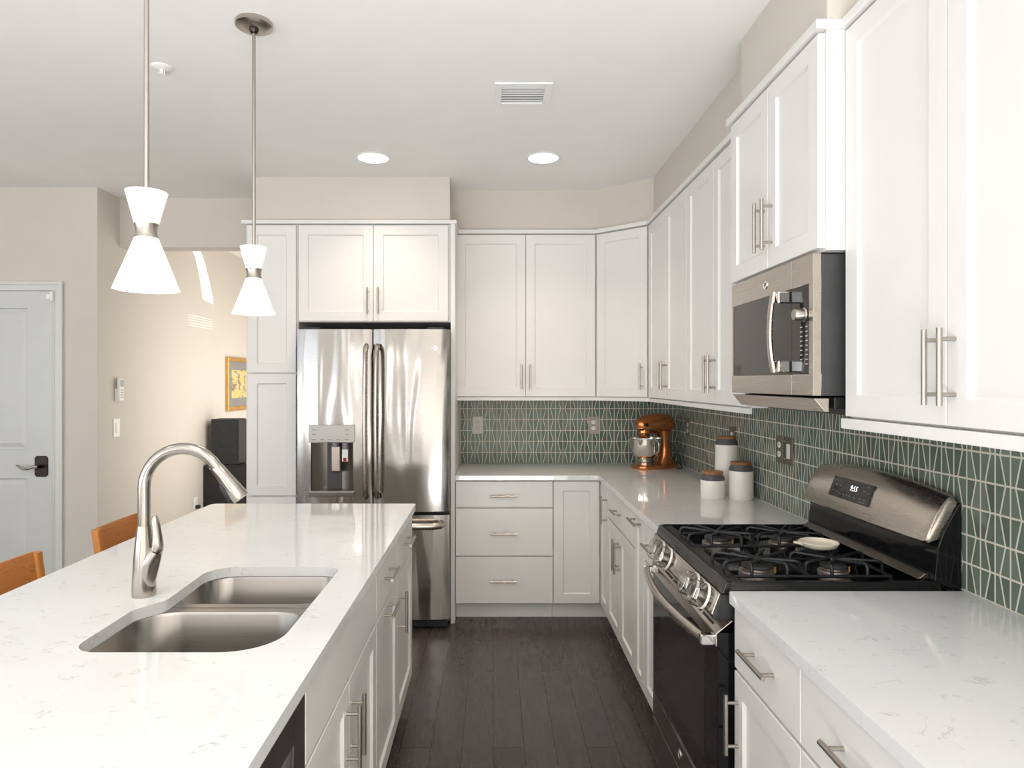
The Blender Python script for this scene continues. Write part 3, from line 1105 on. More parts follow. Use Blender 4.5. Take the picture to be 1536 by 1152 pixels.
# dispenser
m = MB()
n = 14
outer = []
for i in range(n + 1):
    t = i / n
    x = HX0 + .001 + (HX1 - HX0 - .002) * t
    y = YF + .022 + .06 * math.sin(PI * t) ** .7
    outer.append((x, y))
bm = m.bm
lo = [bm.verts.new((x, y, HZ0 + .001)) for x, y in outer]
hi = [bm.verts.new((x, y, HZ1 - .001)) for x, y in outer]
for i in range(n):
    bm.faces.new([lo[i], lo[i + 1], hi[i + 1], hi[i]])
bm.faces.new(lo)
bm.faces.new(hi)
dp = m.build('dispenser_recess', 'steel_dark', r, smooth=True)
m = MB().prism([(YF - .004, 1.133), (YF - .004, 1.238), (YF + .03, 1.238), (YF + .03, 1.133)], lambda p, q, t: (t, p, q), -1.109, -.831)
dc = m.build('dispenser_panel', 'panel_grey', r, bevel=.003)
for x in (-1.075, -.875):
    for z in (1.208, 1.182):
        MB().box(x - .012, x + .012, YF - .0048, YF - .0038, z - .002, z + .002).build('button_legend', 'legend_d', dc)
for x in (-1.075, -1.025, -.98, -.93, -.88):
    MB().box(x - .012, x + .012, YF - .0048, YF - .0038, 1.147, 1.151).build('button_legend', 'legend_d', dc)
m = MB().prism([(YF - .008, .808), (YF - .012, .838), (YF + .05, .841), (YF + .05, .808)], lambda p, q, t: (t, p, q), -1.106, -.834)
m.build('drip_tray', 'panel_grey', dc, bevel=.003)
m = MB().prism([(YF + .02, 1.105), (YF + .045, 1.105), (YF + .052, .955), (YF + .038, .948), (YF + .024, .955)], lambda p, q, t: (t, p, q), -.976, -.926)
m.build('paddle', 'steel', dp, bevel=.003)
m = MB().cyl((-.955, YF + .03, 1.13), (-.955, YF + .03, 1.106), .022).cyl((-.893, YF + .025, 1.13), (-.893, YF + .025, 1.09), .020)
m.build('spout_collar', 'grey', dp, smooth=True)
m = MB().box(-.911, -.875, YF + .01, YF + .035, 1.015, 1.09)
m.build('filter_clip', 'white', dp, bevel=.003)
MB().box(-.902, -.884, YF + .007, YF + .0098, 1.017, 1.039).build('red_tab', 'red', dp)
for x in (-1.10, -.35):
    MB().box(x - .05, x + .05, 4.03, 4.12, 1.813, 1.826).build('hinge_cover', 'blackpl', r, bevel=.004)


def badge(parent, F, a, bz, c, rad):
    m = MB()
    n = 24
    ring = lambda rr, cc: [F(a + rr * math.cos(2 * PI * i / n), bz + rr * math.sin(2 * PI * i / n), cc) for i in range(n)]
    m.loft([ring(rad, c), ring(rad, c + .002), ring(rad * .86, c + .0026), ring(rad * .80, c + .0014), ring(.001, c + .0014)])
    o = m.build('badge', 'chrome', parent, smooth=True)
    text('GE', 'monogram', 'legend_d', parent, a, bz, c + .0018, rad * 1.02, F, F.U, F.N.cross(F.U), F.N, .0004, .25)


FFr = Fr((0, YF, 0), (1, 0, 0), (0, -1, 0))
badge(r, FFr, -.352, 1.700, -.006, .017)

# ================================================================== RANGE
RY0, RY1 = 1.862, 2.626
rg = thing('gas_range', 'stainless and black freestanding gas range with four burners', 'range', (.95, 2.244, 0))
MB().box(.690, 1.300, RY0 + .002, RY1 - .002, .035, .898).build('body', 'blackgl', rg)
for x in (.74, 1.24):
    for y in (RY0 + .05, RY1 - .05):
        MB().cyl((x, y, 0), (x, y, .04), .018).build('foot', 'blackpl', rg)
# cooktop: sunk pan with raised rim
m = MB()
rings = []
for i, z in ((0, .899), (0, .930), (.004, .936), (.016, .936), (.026, .918), (.040, .914)):
    rings.append([(x, y, z) for x, y in rrect(.652 + i, 1.262 - i * .6, RY0 + i, RY1 - i, max(.022 - i * .3, .006), 5)])
m.loft(rings, capb=True)
ck = m.build('cooktop', 'blackgl', rg, smooth=True)
m = MB().prism([(.652, .934), (.640, .901), (.70, .901), (.70, .934)], lambda p, q, t: (p, t, q), RY0 + .004, RY1 - .004)
m.build('front_band', 'band', rg, bevel=.003)
m = MB().prism([(.634, .8995), (.612, .842), (.617, .836), (.70, .836), (.70, .8995)], lambda p, q, t: (p, t, q), RY0 + .012, RY1 - .012)
cp = m.build('control_panel', 'steel', rg, bevel=.003)
for y0, y1 in ((RY0 + .002, RY0 + .0115), (RY1 - .0115, RY1 - .002)):
    MB().prism([(.636, .8995), (.614, .832), (.70, .832), (.70, .8995)], lambda p, q, t: (p, t, q), y0, y1).build('end_cap', 'blackpl', rg, bevel=.002)
# knobs under clear child-safety covers
kn = V3((-.934, 0, .357))          # outward normal of the sloped panel
ku = V3((0, 1, 0))
kv = kn.cross(ku)


def along(base, rr, hh, n=24):
    return [base + ku * rr * math.cos(2 * PI * i / n) + kv * rr * math.sin(2 * PI * i / n) + kn * hh for i in range(n)]


for y in (1.945, 2.045, 2.350, 2.455):
    p = V3((.6215, y, .869))
    m = MB().loft([along(p, .026, -.002), along(p, .026, .004), along(p, .018, .008), along(p, .017, .026), along(p, .0165, .030), along(p, .001, .0302)])
    k = m.build('knob', 'steel_dark', rg, smooth=True)
    g = MB()
    qq = p + kn * .033
    g.hexa([qq + ku * a + kv * bb + kn * cc for cc in (-.006, .004) for a, bb in ((-.004, -.017), (.004, -.017), (.004, .017), (-.004, .017))])
    g.build('grip', 'chrome', k, bevel=.0015)
    cv = MB().loft([along(p, .036, .000), along(p, .037, .020), along(p, .0365, .040), along(p, .031, .046), along(p, .001, .0465),
                    along(p, .001, .0445), along(p, .030, .044), along(p, .0345, .039), along(p, .035, .020), along(p, .034, .000)])
    cv.build('clear_cover', 'clear', k, smooth=True)
    rn = MB().loft([along(p, .0372, .006), along(p, .0392, .006), along(p, .0392, .013), along(p, .0372, .013), along(p, .0372, .006)])
    rn.build('cover_ring', 'white', k, smooth=True)
# oven door
DX = .628
m = MB().box(DX, .686, RY0 + .006, RY1 - .006, .292, .792)
od = m.build('oven_door', 'blackglass', rg, bevel=.003)
m = MB().prism([(DX - .004, .752), (DX - .004, .790), (DX + .040, .826), (.684, .826), (.684, .822), (DX + .042, .822), (DX, .788), (DX, .752)], lambda p, q, t: (p, t, q), RY0 + .006, RY1 - .006)
m.build('top_rail', 'steel', od, bevel=.002)
sd, sn = (.774, .633), (-.633, .774)
for row, tt in enumerate((.010, .024, .038)):
    y = RY0 + .06 + .035 * (row % 2)
    while y < RY1 - .13:
        P = lambda t_, n_, y_: (DX - .004 + sd[0] * t_ + sn[0] * n_, y_, .790 + sd[1] * t_ + sn[1] * n_)
        m = MB()
        m.hexa([P(tt, -.001, y), P(tt, -.001, y + .095), P(tt + .0075, -.001, y + .095), P(tt + .0075, -.001, y),
                P(tt, .0007, y), P(tt, .0007, y + .095), P(tt + .0075, .0007, y + .095), P(tt + .0075, .0007, y)])
        m.build('vent_slot', 'blackpl', od)
        y += .110
m = MB().box(DX - .0012, DX + .002, RY0 + .12, RY1 - .12, .375, .700)
m.build('window', 'ovenwin', od, bevel=.0005)
m = MB().box(DX - .003, DX + .02, RY0 + .006, RY1 - .006, .288, .2925)
m.build('trim_strip', 'chrome', od)
m = MB().box(DX - .001, .686, RY0 + .006, RY1 - .006, .196, .2875)
lr = m.build('lower_rail', 'steel_dark', od, bevel=.002)
hpth = []
for i in range(17):
    t = -1 + 2 * i / 16
    hpth.append((.600 - .037 * (1 - t * t), 2.244 + t * .355, .766))
MB().sweep(hpth, .0145, 16, flat=(1.15, .9)).build('handle', 'steel', od, smooth=True)
m = MB()
for s_ in (-1, 1):
    y = 2.244 + s_ * .352
    m.box(.585, DX, y - .012, y + .012, .752, .782)
m.build('handle_mount', 'chrome', od, bevel=.004)
MB().box(DX, .686, RY0 + .006, RY1 - .006, .050, .184).build('storage_drawer', 'steel_dark', rg, bevel=.003)
FO = Fr((DX, 0, 0), (0, -1, 0), (-1, 0, 0))
badge(rg, FO, -2.244, .243, .001, .016)

# burners
spots = [(.81, 2.05, .040), (.81, 2.41, .040), (1.045, 2.05, .033), (1.045, 2.41, .036)]
for x, y, rr in spots:
    m = MB().lathe([(rr * 1.35, .914), (rr * 1.3, .918), (rr * .95, .920), (rr * .9, .926), (rr * .93, .930), (0, .930)], (x, y, 0), 28)
    bo = m.build('burner', 'alu', rg, smooth=True)
    m = MB().lathe([(0, .927), (rr * 1.1, .927), (rr * 1.16, .931), (rr * 1.12, .9365), (rr * .6, .939), (0, .9395)], (x, y, 0), 28)
    m.build('burner_cap', 'burner', bo, smooth=True)
    MB().cyl((x + rr * 1.12, y - rr * .7, .918), (x + rr * 1.12, y - rr * .7, .934), .004, 8).build('igniter', 'brass', bo, smooth=True)
ZG = .958


def grate(y0, y1):
    m = MB()
    rr = .0052
    xa, xm, xb = .690, .9275, 1.165
    for x in (xa, xb):
        m.cyl((x, y0, .925), (x, y1, .925), rr, 8)
    for y in (y0, y1):
        m.cyl((xa, y, .925), (xb, y, .925), rr, 8)
    m.cyl((xm, y0, .925), (xm, y1, .925), rr, 8)
    cy = (y0 + y1) / 2
    for cx, hx in ((.81, None), (1.045, None)):
        left = xa if cx < xm else xm + .008
        right = xm - .008 if cx < xm else xb
        for d_, L in (((1, 0), right - cx), ((-1, 0), cx - left), ((0, 1), y1 - cy), ((0, -1), cy - y0)):
            d3 = V3((d_[0], d_[1], 0))
            p3 = V3((-d_[1], d_[0], 0))
            C = V3((cx, cy, 0))
            for s_ in (-1, 1):
                A = C + d3 * L + p3 * s_ * .052
                pts = [A + V3((0, 0, .925)), A + V3((0, 0, ZG - .012)), A - d3 * .004 + V3((0, 0, ZG - .004)), A - d3 * .014 + V3((0, 0, ZG)),
                       C + d3 * .030 + p3 * s_ * .012 + V3((0, 0, ZG - .004)), C + d3 * .014 + p3 * s_ * .005 + V3((0, 0, ZG - .006))]
                m.sweep(pts, [.0055, .0055, .0057, .0057, .0052, .005], 8)
        m.lathe([(0, ZG - .012), (.017, ZG - .012), (.019, ZG - .006), (.017, ZG - .001), (0, ZG - .001)], (cx, cy, 0), 12)
    for x in (xa, xb):
        for y in (y0, y1):
            m.cyl((x, y, .913), (x, y, .927), .007, 8)
    m.build('grate', 'iron', rg, smooth=True)


grate(1.955, 2.145)
grate(2.315, 2.505)
# backguard and console
m = MB().prism([(1.236, .9355), (1.246, 1.03), (1.262, 1.075), (1.306, 1.155), (1.312, 1.155), (1.312, .9)], lambda p, q, t: (p, t, q), RY0 + .006, RY1 - .006)
bg = m.build('backguard', 'blackgl', rg, bevel=.003)
m = MB().prism([(1.205, .936), (1.236, .936), (1.236, .952), (1.225, .952)], lambda p, q, t: (p, t, q), RY0 + .03, RY1 - .03)
m.build('vent_ledge', 'steel_dark', rg, bevel=.002)
m = MB()
ts = [-1, -.995, -.985, -.97, -.95, -.92] + [-.85 + 1.7 * i / 16 for i in range(17)] + [.92, .95, .97, .985, .995, 1]
rings = []
for t in ts:
    y = 2.244 + t * (RY1 - RY0 - .02) / 2
    ar = 1 - t * t
    tap = 1.0 if abs(t) < .95 else 1 - .14 * (1 - math.sqrt(max(0, 1 - ((abs(t) - .95) / .05) ** 2)))
    zt = 1.172 + .028 * ar
    bow = .012 * ar
    xo = 1.214 - bow
    zm = (1.042 + zt) / 2
    pr = [(1.250, 1.046), (xo + .006, 1.038), (xo, 1.046), (xo + .012, 1.046 + (zt - 1.046) * .30), (xo + .030, 1.046 + (zt - 1.046) * .62), (xo + .056, zt - .012), (xo + .068, zt), (xo + .082, zt + .002), (1.311, zt - .02), (1.311, 1.14)]
    rings.append([(1.262 + (x - 1.262) * tap, y, zm + (z - zm) * tap) for x, z in pr])
m.loft(rings, True, True)
co = m.build('control_console', 'steel', rg, smooth=True)
# display lies on the console face
pA, pB = V3((1.2125, 2.285, 1.089)), V3((1.2390, 2.285, 1.157))
up = (pB - pA).normalized()
out = V3((-up.z, 0, up.x))
m = MB()
W = .125


def dpt(a, bb, c):
    return pA + V3((0, a, 0)) + up * bb + out * c


HH = (pB - pA).length
m.hexa([dpt(a, bb, c) for c in (-.012, .004) for a, bb in ((-W, 0), (W, 0), (W, HH), (-W, HH))])
dsp = m.build('display', 'blackglass', rg, bevel=.001)


FT_call = lambda a, bb, c: dpt(-a, bb, c)


text('9:55', 'clock_digits', 'digits', dsp, .02, HH * .60, .0046, .026, FT_call, V3((0, -1, 0)), up, out, .0003, .15)
for a, bb in [(-.10, .82), (-.09, .60), (-.065, .58), (-.10, .30), (-.075, .28), (-.05, .22), (-.03, .22), (-.01, .22), (.01, .22), (.04, .20), (.075, .24), (.10, .24), (.085, .62), (.108, .58), (.10, .84), (.08, .10), (.10, .10)]:
    m = MB()
    m.hexa([FT_call(a + da, bb * HH + db, c) for c in (.0041, .0045) for da, db in ((-.006, -.0014), (.006, -.0014), (.006, .0014), (-.006, .0014))])
    m.build('button_legend', 'grey', dsp)

# spoon rest
m = MB().lathe([(0, .003), (.040, .003), (.054, .010), (.060, .021), (.058, .0225), (.052, .012), (.038, .007), (0, .006)], (0, 0, 0), 36)
sr = thing('spoon_rest', 'cream round ceramic spoon rest lying on the range grates', 'spoon rest', (1.037, 2.125, ZG + .0065))
o = m.build('dish', 'cream', None, smooth=True)
o.parent = sr
m = MB().sweep([(-.050, .004, .012), (-.062, .006, .0165), (-.075, .008, .018)], [.013, .014, .010], 12, flat=(.35, 1))
o = m.build('spoon_notch', 'cream', None, smooth=True)
o.parent = sr

# ================================================================== MICROWAVE
mw = thing('microwave', 'stainless over-the-range microwave with dark glass and curved handle', 'microwave', (1.1, 2.2, 1.41))
MY0, MY1, MZ0, MZ1 = 1.877, 2.514, 1.456, 1.858
MB().box(.926, 1.312, MY0, MY1, MZ0, MZ1 - .002).build('case', 'darkgrey', mw, bevel=.002)
MB().box(.96, 1.312, MY0 - .0, MY1, 1.418, MZ0 - .004).build('underside', 'blackpl', mw, bevel=.003)
FM = Fr((.900, 0, 0), (0, 1, 0), (-1, 0, 0))
SEAM = 2.013
wz0, wz1 = 1.517, 1.776
m = MB()
for a0, a1, b0, b1 in ((SEAM + .001, MY1, wz1, MZ1), (SEAM + .001, MY1, MZ0, wz0), (2.505, MY1, wz0, wz1)):
    m.fbox(FM, a0, a1, b0, b1, -.024, 0)
md = m.build('door', 'steel', mw, bevel=.0008)
MB().fbox(FM, SEAM + .001, 2.505, wz0, wz1, -.022, -.0015).build('window', 'mwglass', md)
m = MB()
for a0, a1, b0, b1 in ((MY0, SEAM - .001, wz1, MZ1), (MY0, SEAM - .001, MZ0, wz0), (MY0, 1.902, wz0, wz1)):
    m.fbox(FM, a0, a1, b0, b1, -.024, 0)
cpn = m.build('control_panel', 'steel', mw, bevel=.0008)
MB().fbox(FM, 1.902, SEAM - .001, wz0, wz1, -.022, -.0015).build('keypad', 'mwglass', cpn)
m = MB()
hz0, hz1 = 1.524, 1.770
pts = []
for i in range(13):
    t = -1 + 2 * i / 12
    pts.append(FM(2.047, (hz0 + hz1) / 2 + t * (hz1 - hz0) / 2, .040 + .012 * (1 - t * t)))
m.sweep(pts, .0125, 14, flat=(1.0, .62))
hb = m.build('handle', 'steel', md, smooth=True)
for b0, b1 in ((hz0, hz0 + .036), (hz1 - .036, hz1)):
    MB().fbox(FM, 2.022, 2.050, b0, b1, -.001, .036).build('handle_bracket', 'chrome', md, bevel=.004)
m = MB()
q = FM(1.932, 1.690, 0)
m.lathe([(0, -.030), (.0155, -.030), (.0175, -.026), (.0175, -.004), (.021, .0)], (q.x, q.y, q.z), 24, axis='x')
m.build('dial', 'nickel', cpn, smooth=True)
for row in range(9):
    for col_ in range(2):
        aa, bb = 1.952 - col_ * .034, 1.655 - row * .0135
        MB().fbox(FM, aa - .007, aa + .007, bb - .0016, bb + .0016, -.0014, -.0010).build('key_legend', 'legend', cpn)
m = MB().prism([(.902, 1.449), (.934, 1.410), (.946, 1.410), (.946, 1.449)], lambda p, q, t: (p, t, q), MY0 + .001, MY1 - .001)
m.build('vent_lip', 'steel', mw, bevel=.0015)
MB().prism([(1.00, 1.418), (1.03, 1.398), (1.30, 1.398), (1.30, 1.418)], lambda p, q, t: (p, t, q), MY0 + .004, MY1 - .02).build('vent_filter', 'blackpl', mw)
FMb = Fr((.900, 0, 0), (0, -1, 0), (-1, 0, 0))
badge(mw, FMb, -2.205, 1.817, .0003, .0155)

# ================================================================== MIXER (local, nose toward -x)
mx = thing('stand_mixer', 'copper coloured stand mixer with steel bowl in the corner of the worktop', 'mixer', (1.108, 4.53, CZ1), local=True, rotz=math.radians(26))
bp = rounded([(-.185, -.075, .07), (-.04, -.105, .10), (.145, -.07, .05), (.145, .07, .05), (-.04, .105, .10), (-.185, .075, .07)], 7)
m = MB()
m.loft([[(x * s_, y * s_, z) for x, y in bp] for s_, z in ((.985, .0), (1.0, .006), (.99, .018), (.94, .025), (.5, .030))], True, True)
m.build('foot_plate', 'copper', mx, smooth=True)


def ell(cx, cz, rx, ry, n=20, tilt=0):
    return [(cx + rx * math.cos(2 * PI * i / n), ry * math.sin(2 * PI * i / n), cz + tilt * rx * math.cos(2 * PI * i / n)) for i in range(n)]


m = MB().loft([ell(.074, .018, .084, .062), ell(.074, .045, .066, .052), ell(.074, .085, .049, .045), ell(.070, .14, .040, .040), ell(.064, .20, .040, .043), ell(.058, .25, .058, .050)], True, True)
m.build('column', 'copper', mx, smooth=True)
xs = [-.168, -.160, -.140, -.10, -.05, .0, .05, .09, .12, .137, .142]
rr = [.014, .034, .050, .061, .067, .069, .067, .062, .051, .028, .008]
zz = [.290, .291, .293, .296, .298, .299, .299, .298, .298, .297, .297]
m = MB().sweep([(x, 0, z) for x, z in zip(xs, zz)], rr, 24, flat=(1.0, .92))
hd = m.build('motor_head', 'copper', mx, smooth=True)
m = MB().sweep([(-.166, 0, .270), (-.13, 0, .268), (-.06, 0, .266), (.03, 0, .266), (.075, 0, .268)], [.030, .050, .058, .055, .03], 20, flat=(.17, 1.0))
m.build('trim_band', 'bowl', hd, smooth=True)
MB().cyl((-.128, -.043, .296), (-.128, -.062, .296), .011, 14).build('attachment_knob', 'blackpl', hd, smooth=True)
MB().cyl((.02, -.056, .292), (.02, -.064, .292), .004, 10).build('speed_lever', 'blackpl', hd, smooth=True)
m = MB().lathe([(0, .262), (.045, .262), (.046, .240), (.036, .234), (.034, .212), (.030, .205), (0, .205)], (-.105, 0, 0), 24)
m.build('planetary', 'copper', mx, smooth=True)
m = MB().lathe([(0, .045), (.060, .045), (.065, .049), (.048, .057), (.046, .062), (.078, .085), (.097, .125), (.104, .165), (.107, .205), (.110, .2065), (.1105, .204), (.1075, .200)], (-.095, 0, 0), 36)
bw = m.build('bowl', 'bowl', mx, smooth=True)
m = MB().sweep([(-.085, -.102, .195), (-.083, -.122, .190), (-.080, -.128, .165), (-.078, -.120, .125), (-.080, -.094, .105)], .0075, 12, flat=(.6, 1.3))
m.build('bowl_handle', 'bowl', bw, smooth=True)
m = MB().lathe([(0, .026), (.052, .026), (.054, .038), (.046, .045), (0, .045)], (-.095, 0, 0), 24)
m.build('bowl_clamp', 'bowl', mx, smooth=True)
cord = [(.05, .02, .215), (.085, -.02, .175), (.112, -.05, .145), (.126, -.06, .105), (.124, -.065, .062), (.108, -.06, .045), (.094, -.055, .072), (.086, -.05, .104), (.100, -.06, .126), (.118, -.07, .100),
        (.118, -.075, .060), (.112, -.08, .030), (.132, -.085, .040), (.152, -.08, .010), (.135, -.09, .0055), (.115, -.085, .0045)]
ca, sa = math.cos(math.radians(-26)), math.sin(math.radians(-26))
cord = [(x * ca - y * sa, x * sa + y * ca, z) for x, y, z in cord]


def catmull(pts, k=5):
    P = [V3(p) for p in pts]
    P = [P[0]] + P + [P[-1]]
    out_ = []
    for i in range(1, len(P) - 2):
        for j in range(k):
            t = j / k
            a, b_, c_, d_ = P[i - 1], P[i], P[i + 1], P[i + 2]
            out_.append(0.5 * ((2 * b_) + (c_ - a) * t + (2 * a - 5 * b_ + 4 * c_ - d_) * t * t + (3 * b_ - a - 3 * c_ + d_) * t ** 3))
    out_.append(P[-2])
    return out_


MB().sweep(catmull(cord), .0034, 8).build('power_cord', 'blackpl', mx, smooth=True)

# ================================================================== CANISTERS
def canister(x, y, rr, hh, label):
    c = thing('canister', label, 'canister', (x, y, CZ1), 'white ceramic canisters by the range', local=True)
    MB().lathe([(0, 0), (rr * .94, 0), (rr, .006), (rr, hh - .045), (rr * .985, hh - .043), (0, hh - .043)], (0, 0, 0), 36).build('jar', 'ceramic', c, smooth=True)
    MB().lathe([(0, hh - .0445), (rr * .99, hh - .0445), (rr * 1.0, hh - .041), (rr * .96, hh - .028), (rr * .80, hh - .014), (rr * .80, hh - .0125), (0, hh - .0125)], (0, 0, 0), 36).build('shoulder', 'slate', c, smooth=True)
    MB().lathe([(0, hh - .0135), (rr * .85, hh - .0135), (rr * .87, hh - .010), (rr * .87, hh - .002), (rr * .84, hh), (0, hh)], (0, 0, 0), 36).build('lid', 'acacia', c, smooth=True)
    return c


canister(1.100, 3.345, .0585, .135, 'shortest white canister, in front at the left of the three')
canister(1.232, 3.315, .0580, .185, 'middle-sized white canister, at the right of the three by the tiles')
canister(1.214, 3.470, .0570, .300, 'tallest white canister, standing behind the two shorter ones')

# ================================================================== OUTLETS AND SWITCHES
def duplex(label, F, a, bz, mat, ins='white', kind='duplex'):
    nm = 'light_switch' if kind == 'rocker' else 'wall_outlet'
    o = thing(nm, label, 'switch' if kind == 'rocker' else 'outlet', F(a, bz, 0))
    MB().fbox(F, a - .038, a + .038, bz - .062, bz + .062, 0.0003, .006).build('cover_plate', mat, o, bevel=.002)
    if kind == 'rocker':
        MB().fbox(F, a - .016, a + .016, bz - .033, bz + .033, .006, .010).build('rocker', ins, o, bevel=.002)
    else:
        for s_ in (-1, 1):
            m = MB()
            n = 20
            ring = lambda k_, cc: [F(a + k_ * .0165 * math.cos(2 * PI * i / n), bz + s_ * .021 + k_ * .014 * math.sin(2 * PI * i / n), cc) for i in range(n)]
            m.loft([ring(1, .005), ring(1, .0082), ring(.9, .0088)], False, True)
            sk = m.build('socket', ins, o, smooth=True)
            m = MB()
            for da in (-.006, .006):
                m.fbox(F, a + da - .0012, a + da + .0012, bz + s_ * .021 - .003, bz + s_ * .021 + .005, .0084, .0092)
            m.build('slots', 'blackpl', sk)
    return o


FTB = Fr((0, YB - .008, 0), (1, 0, 0), (0, -1, 0))
FTR = Fr((XR - .008, 0, 0), (0, 1, 0), (-1, 0, 0))
duplex('light grey wall outlet at the left end of the back tiles, by the refrigerator', FTB, -.110, 1.187, 'plate_l', 'plate_l')
duplex('taupe wall outlet with white sockets on the back tiles, left of the mixer', FTB, .715, 1.187, 'plate')
duplex('bronze wall outlet on the right tiles, closest to the corner', FTR, 4.49, 1.187, 'plate_d')
duplex('bronze wall outlet on the right tiles, half hidden by the tallest canister', FTR, 3.66, 1.187, 'plate_d', kind='duplex')
duplex('bronze double-socket wall outlet between the canisters and the range', FTR, 3.052, 1.187, 'plate_d')
duplex('bronze rocker switch on the right tiles, beside the range console', FTR, 2.955, 1.187, 'plate_d', kind='rocker')
FSW = Fr((SX, 0, 0), (0, 1, 0), (1, 0, 0))
o = duplex('white rocker switch on the cream wall under the remote control', FSW, 4.585, 1.18, 'white', 'white', kind='rocker')
o = duplex('white outlet with a black plug low on the cream wall, beside the dark speakers', FSW, 5.80, .43, 'white')
o2 = MB().fbox(FSW, 5.782, 5.818, .395, .425, .0090, .04)
plug = tag(o2.build('power_plug', 'blackpl', bevel=.004), 'black plug pushed into the low outlet beside the dark speakers', 'plug')
rm = thing('remote_control', 'white remote control with grey screen held on the cream wall', 'remote', FSW(4.59, 1.44, 0))
MB().fbox(FSW, 4.566, 4.626, 1.365, 1.45, .0005, .014).build('wall_cradle', 'white', rm, bevel=.003)
MB().fbox(FSW, 4.570, 4.622, 1.367, 1.520, .0142, .034).build('body', 'white', rm, bevel=.004)
MB().fbox(FSW, 4.576, 4.616, 1.462, 1.510, .0342, .0352).build('screen', 'lcd', rm)
m = MB()
for rw in range(4):
    for cl in range(2):
        m.fbox(FSW, 4.582 + cl * .018, 4.592 + cl * .018, 1.385 + rw * .017, 1.393 + rw * .017, .0342, .0355)
m.build('keys', 'grey', rm)

# ================================================================== ROOM BEYOND: SPEAKERS, PICTURE
sp = thing('speaker_cabinet', 'large black floor speaker standing against the cream wall beyond the island', 'speaker', (-2.4, 6.1, 0))
MB().box(-2.585, -2.20, 5.955, 6.30, 0, .752).build('enclosure', 'blackpl', sp, bevel=.004)
MB().box(-2.1995, -2.188, 5.975, 6.28, .03, .73).build('grille', 'grille', sp, bevel=.003)
MB().cyl((-2.52, 5.9545, .728), (-2.52, 5.948, .728), .016, 18).build('level_knob', 'chrome', sp, smooth=True)
sp = thing('bookshelf_speaker', 'black wood-grain bookshelf speaker on top of the floor speaker', 'speaker', (-2.42, 6.1, .7525))
MB().box(-2.537, -2.306, 5.99, 6.20, .753, 1.160).build('enclosure', 'ebony', sp, bevel=.003)
MB().box(-2.3055, -2.290, 5.995, 6.195, .758, 1.155).build('grille', 'grille', sp, bevel=.003)
pc = thing('framed_picture', 'gilt-framed yellow print hanging on the cream wall beside the pantry', 'picture', FSW(6.78, 1.475, 0))
a0, a1, b0, b1 = 6.455, 7.10, 1.21, 1.740
rings = []
for i, cc in ((0, .001), (0, .024), (.008, .028), (.030, .018), (.038, .020), (.042, .012)):
    rings.append([FSW(a0 + i, b0 + i, cc), FSW(a1 - i, b0 + i, cc), FSW(a1 - i, b1 - i, cc), FSW(a0 + i, b1 - i, cc)])
MB().loft(rings).build('frame', 'gold', pc)
MB().fbox(FSW, a0 + .03, a1 - .03, b0 + .03, b1 - .03, .002, .010).build('mat_board', 'matboard', pc)
MB().fbox(FSW, a0 + .125, a1 - .125, b0 + .125, b1 - .125, .0102, .0115).build('print', 'print', pc)

# ================================================================== STOOLS
st = thing('bar_stool', 'orange-brown wooden bar stool at the far end of the island, behind the faucet', 'stool', (-1.36, 2.825, 0), 'bar stools along the island', local=True)
hw = .195
m = MB()
n = 10
rings = []
for i in range(n + 1):
    t = -1 + 2 * i / n
    y = t * (hw - .030)
    bx = -.205 - .004 * (1 - t * t)
    rings.append([(bx + .008, y, .815), (bx - .008, y, .815), (bx - .022, y, .908), (bx - .018, y, .914), (bx - .010, y, .914), (bx - .006, y, .908)])
m.loft(rings, True, True)
m.build('backrest', 'oak', st, smooth=True)
for s_ in (-1, 1):
    m = MB().loft([[(x, y, z) for x, y in rrect(cx - .016, cx + .016, s_ * hw - (.034 if s_ > 0 else 0), s_ * hw + (.034 if s_ < 0 else 0), .009, 4)] for cx, z in
                   ((-.165, 0), (-.172, .30), (-.180, .62), (-.200, .80), (-.213, .895), (-.214, .910))], True, True)
    m.build('back_post', 'oak_z', st, smooth=True)
    MB().loft([[(x, y, z) for x, y in rrect(cx - .017, cx + .017, s_ * hw - (.034 if s_ > 0 else 0), s_ * hw + (.034 if s_ < 0 else 0), .008, 3)] for cx, z in ((.185, 0), (.178, .605))], True, True).build('leg', 'oak_z', st, smooth=True)
    MB().box(-.165, .18, s_ * (hw - .018) - .011, s_ * (hw - .018) + .011, .20, .235).build('stretcher', 'oak', st, bevel=.003)
MB().box(.170, .196, -hw + .03, hw - .03, .26, .30).build('footrest', 'oak', st, bevel=.004)
m = MB().loft([[(x, y, z) for x, y in rrect(-.175 - i, .205 + i, -hw - .005 - i, hw + .005 + i, .03, 5)] for i, z in ((-.006, .606), (0, .612), (0, .636), (-.006, .642))], True, True)
m.build('seat', 'oak', st, smooth=True)
dup(st, (-1.36, 2.115, 0), 'orange-brown wooden bar stool nearest the camera, at the left edge of the picture')

# ================================================================== CEILING FIXTURES
def downlight(x, y, label):
    o = thing('recessed_light', label, 'light', (x, y, CEIL - .002), 'recessed ceiling lights', local=True)
    MB().lathe([(.082, .0005), (.103, .0005), (.104, -.003), (.098, -.006), (.086, -.004), (.082, .0)], (0, 0, 0), 40, closed=True).build('trim_ring', 'trim', o, smooth=True)
    MB().lathe([(0, -.0025), (.084, -.0025), (.084, .0008), (0, .0008)], (0, 0, 0), 40).build('lens', 'lens', o)
    area('recessed_lamp', (x, y, CEIL - .012), (0, 0, 0), .16, .16, 2.5, (1.0, .80, .60), 'DISK', 1.75)


downlight(-.683, 3.79, 'round recessed ceiling light in front of the refrigerator, the left of two')
downlight(.284, 3.79, 'round recessed ceiling light in front of the back wall cabinets, the right of two')

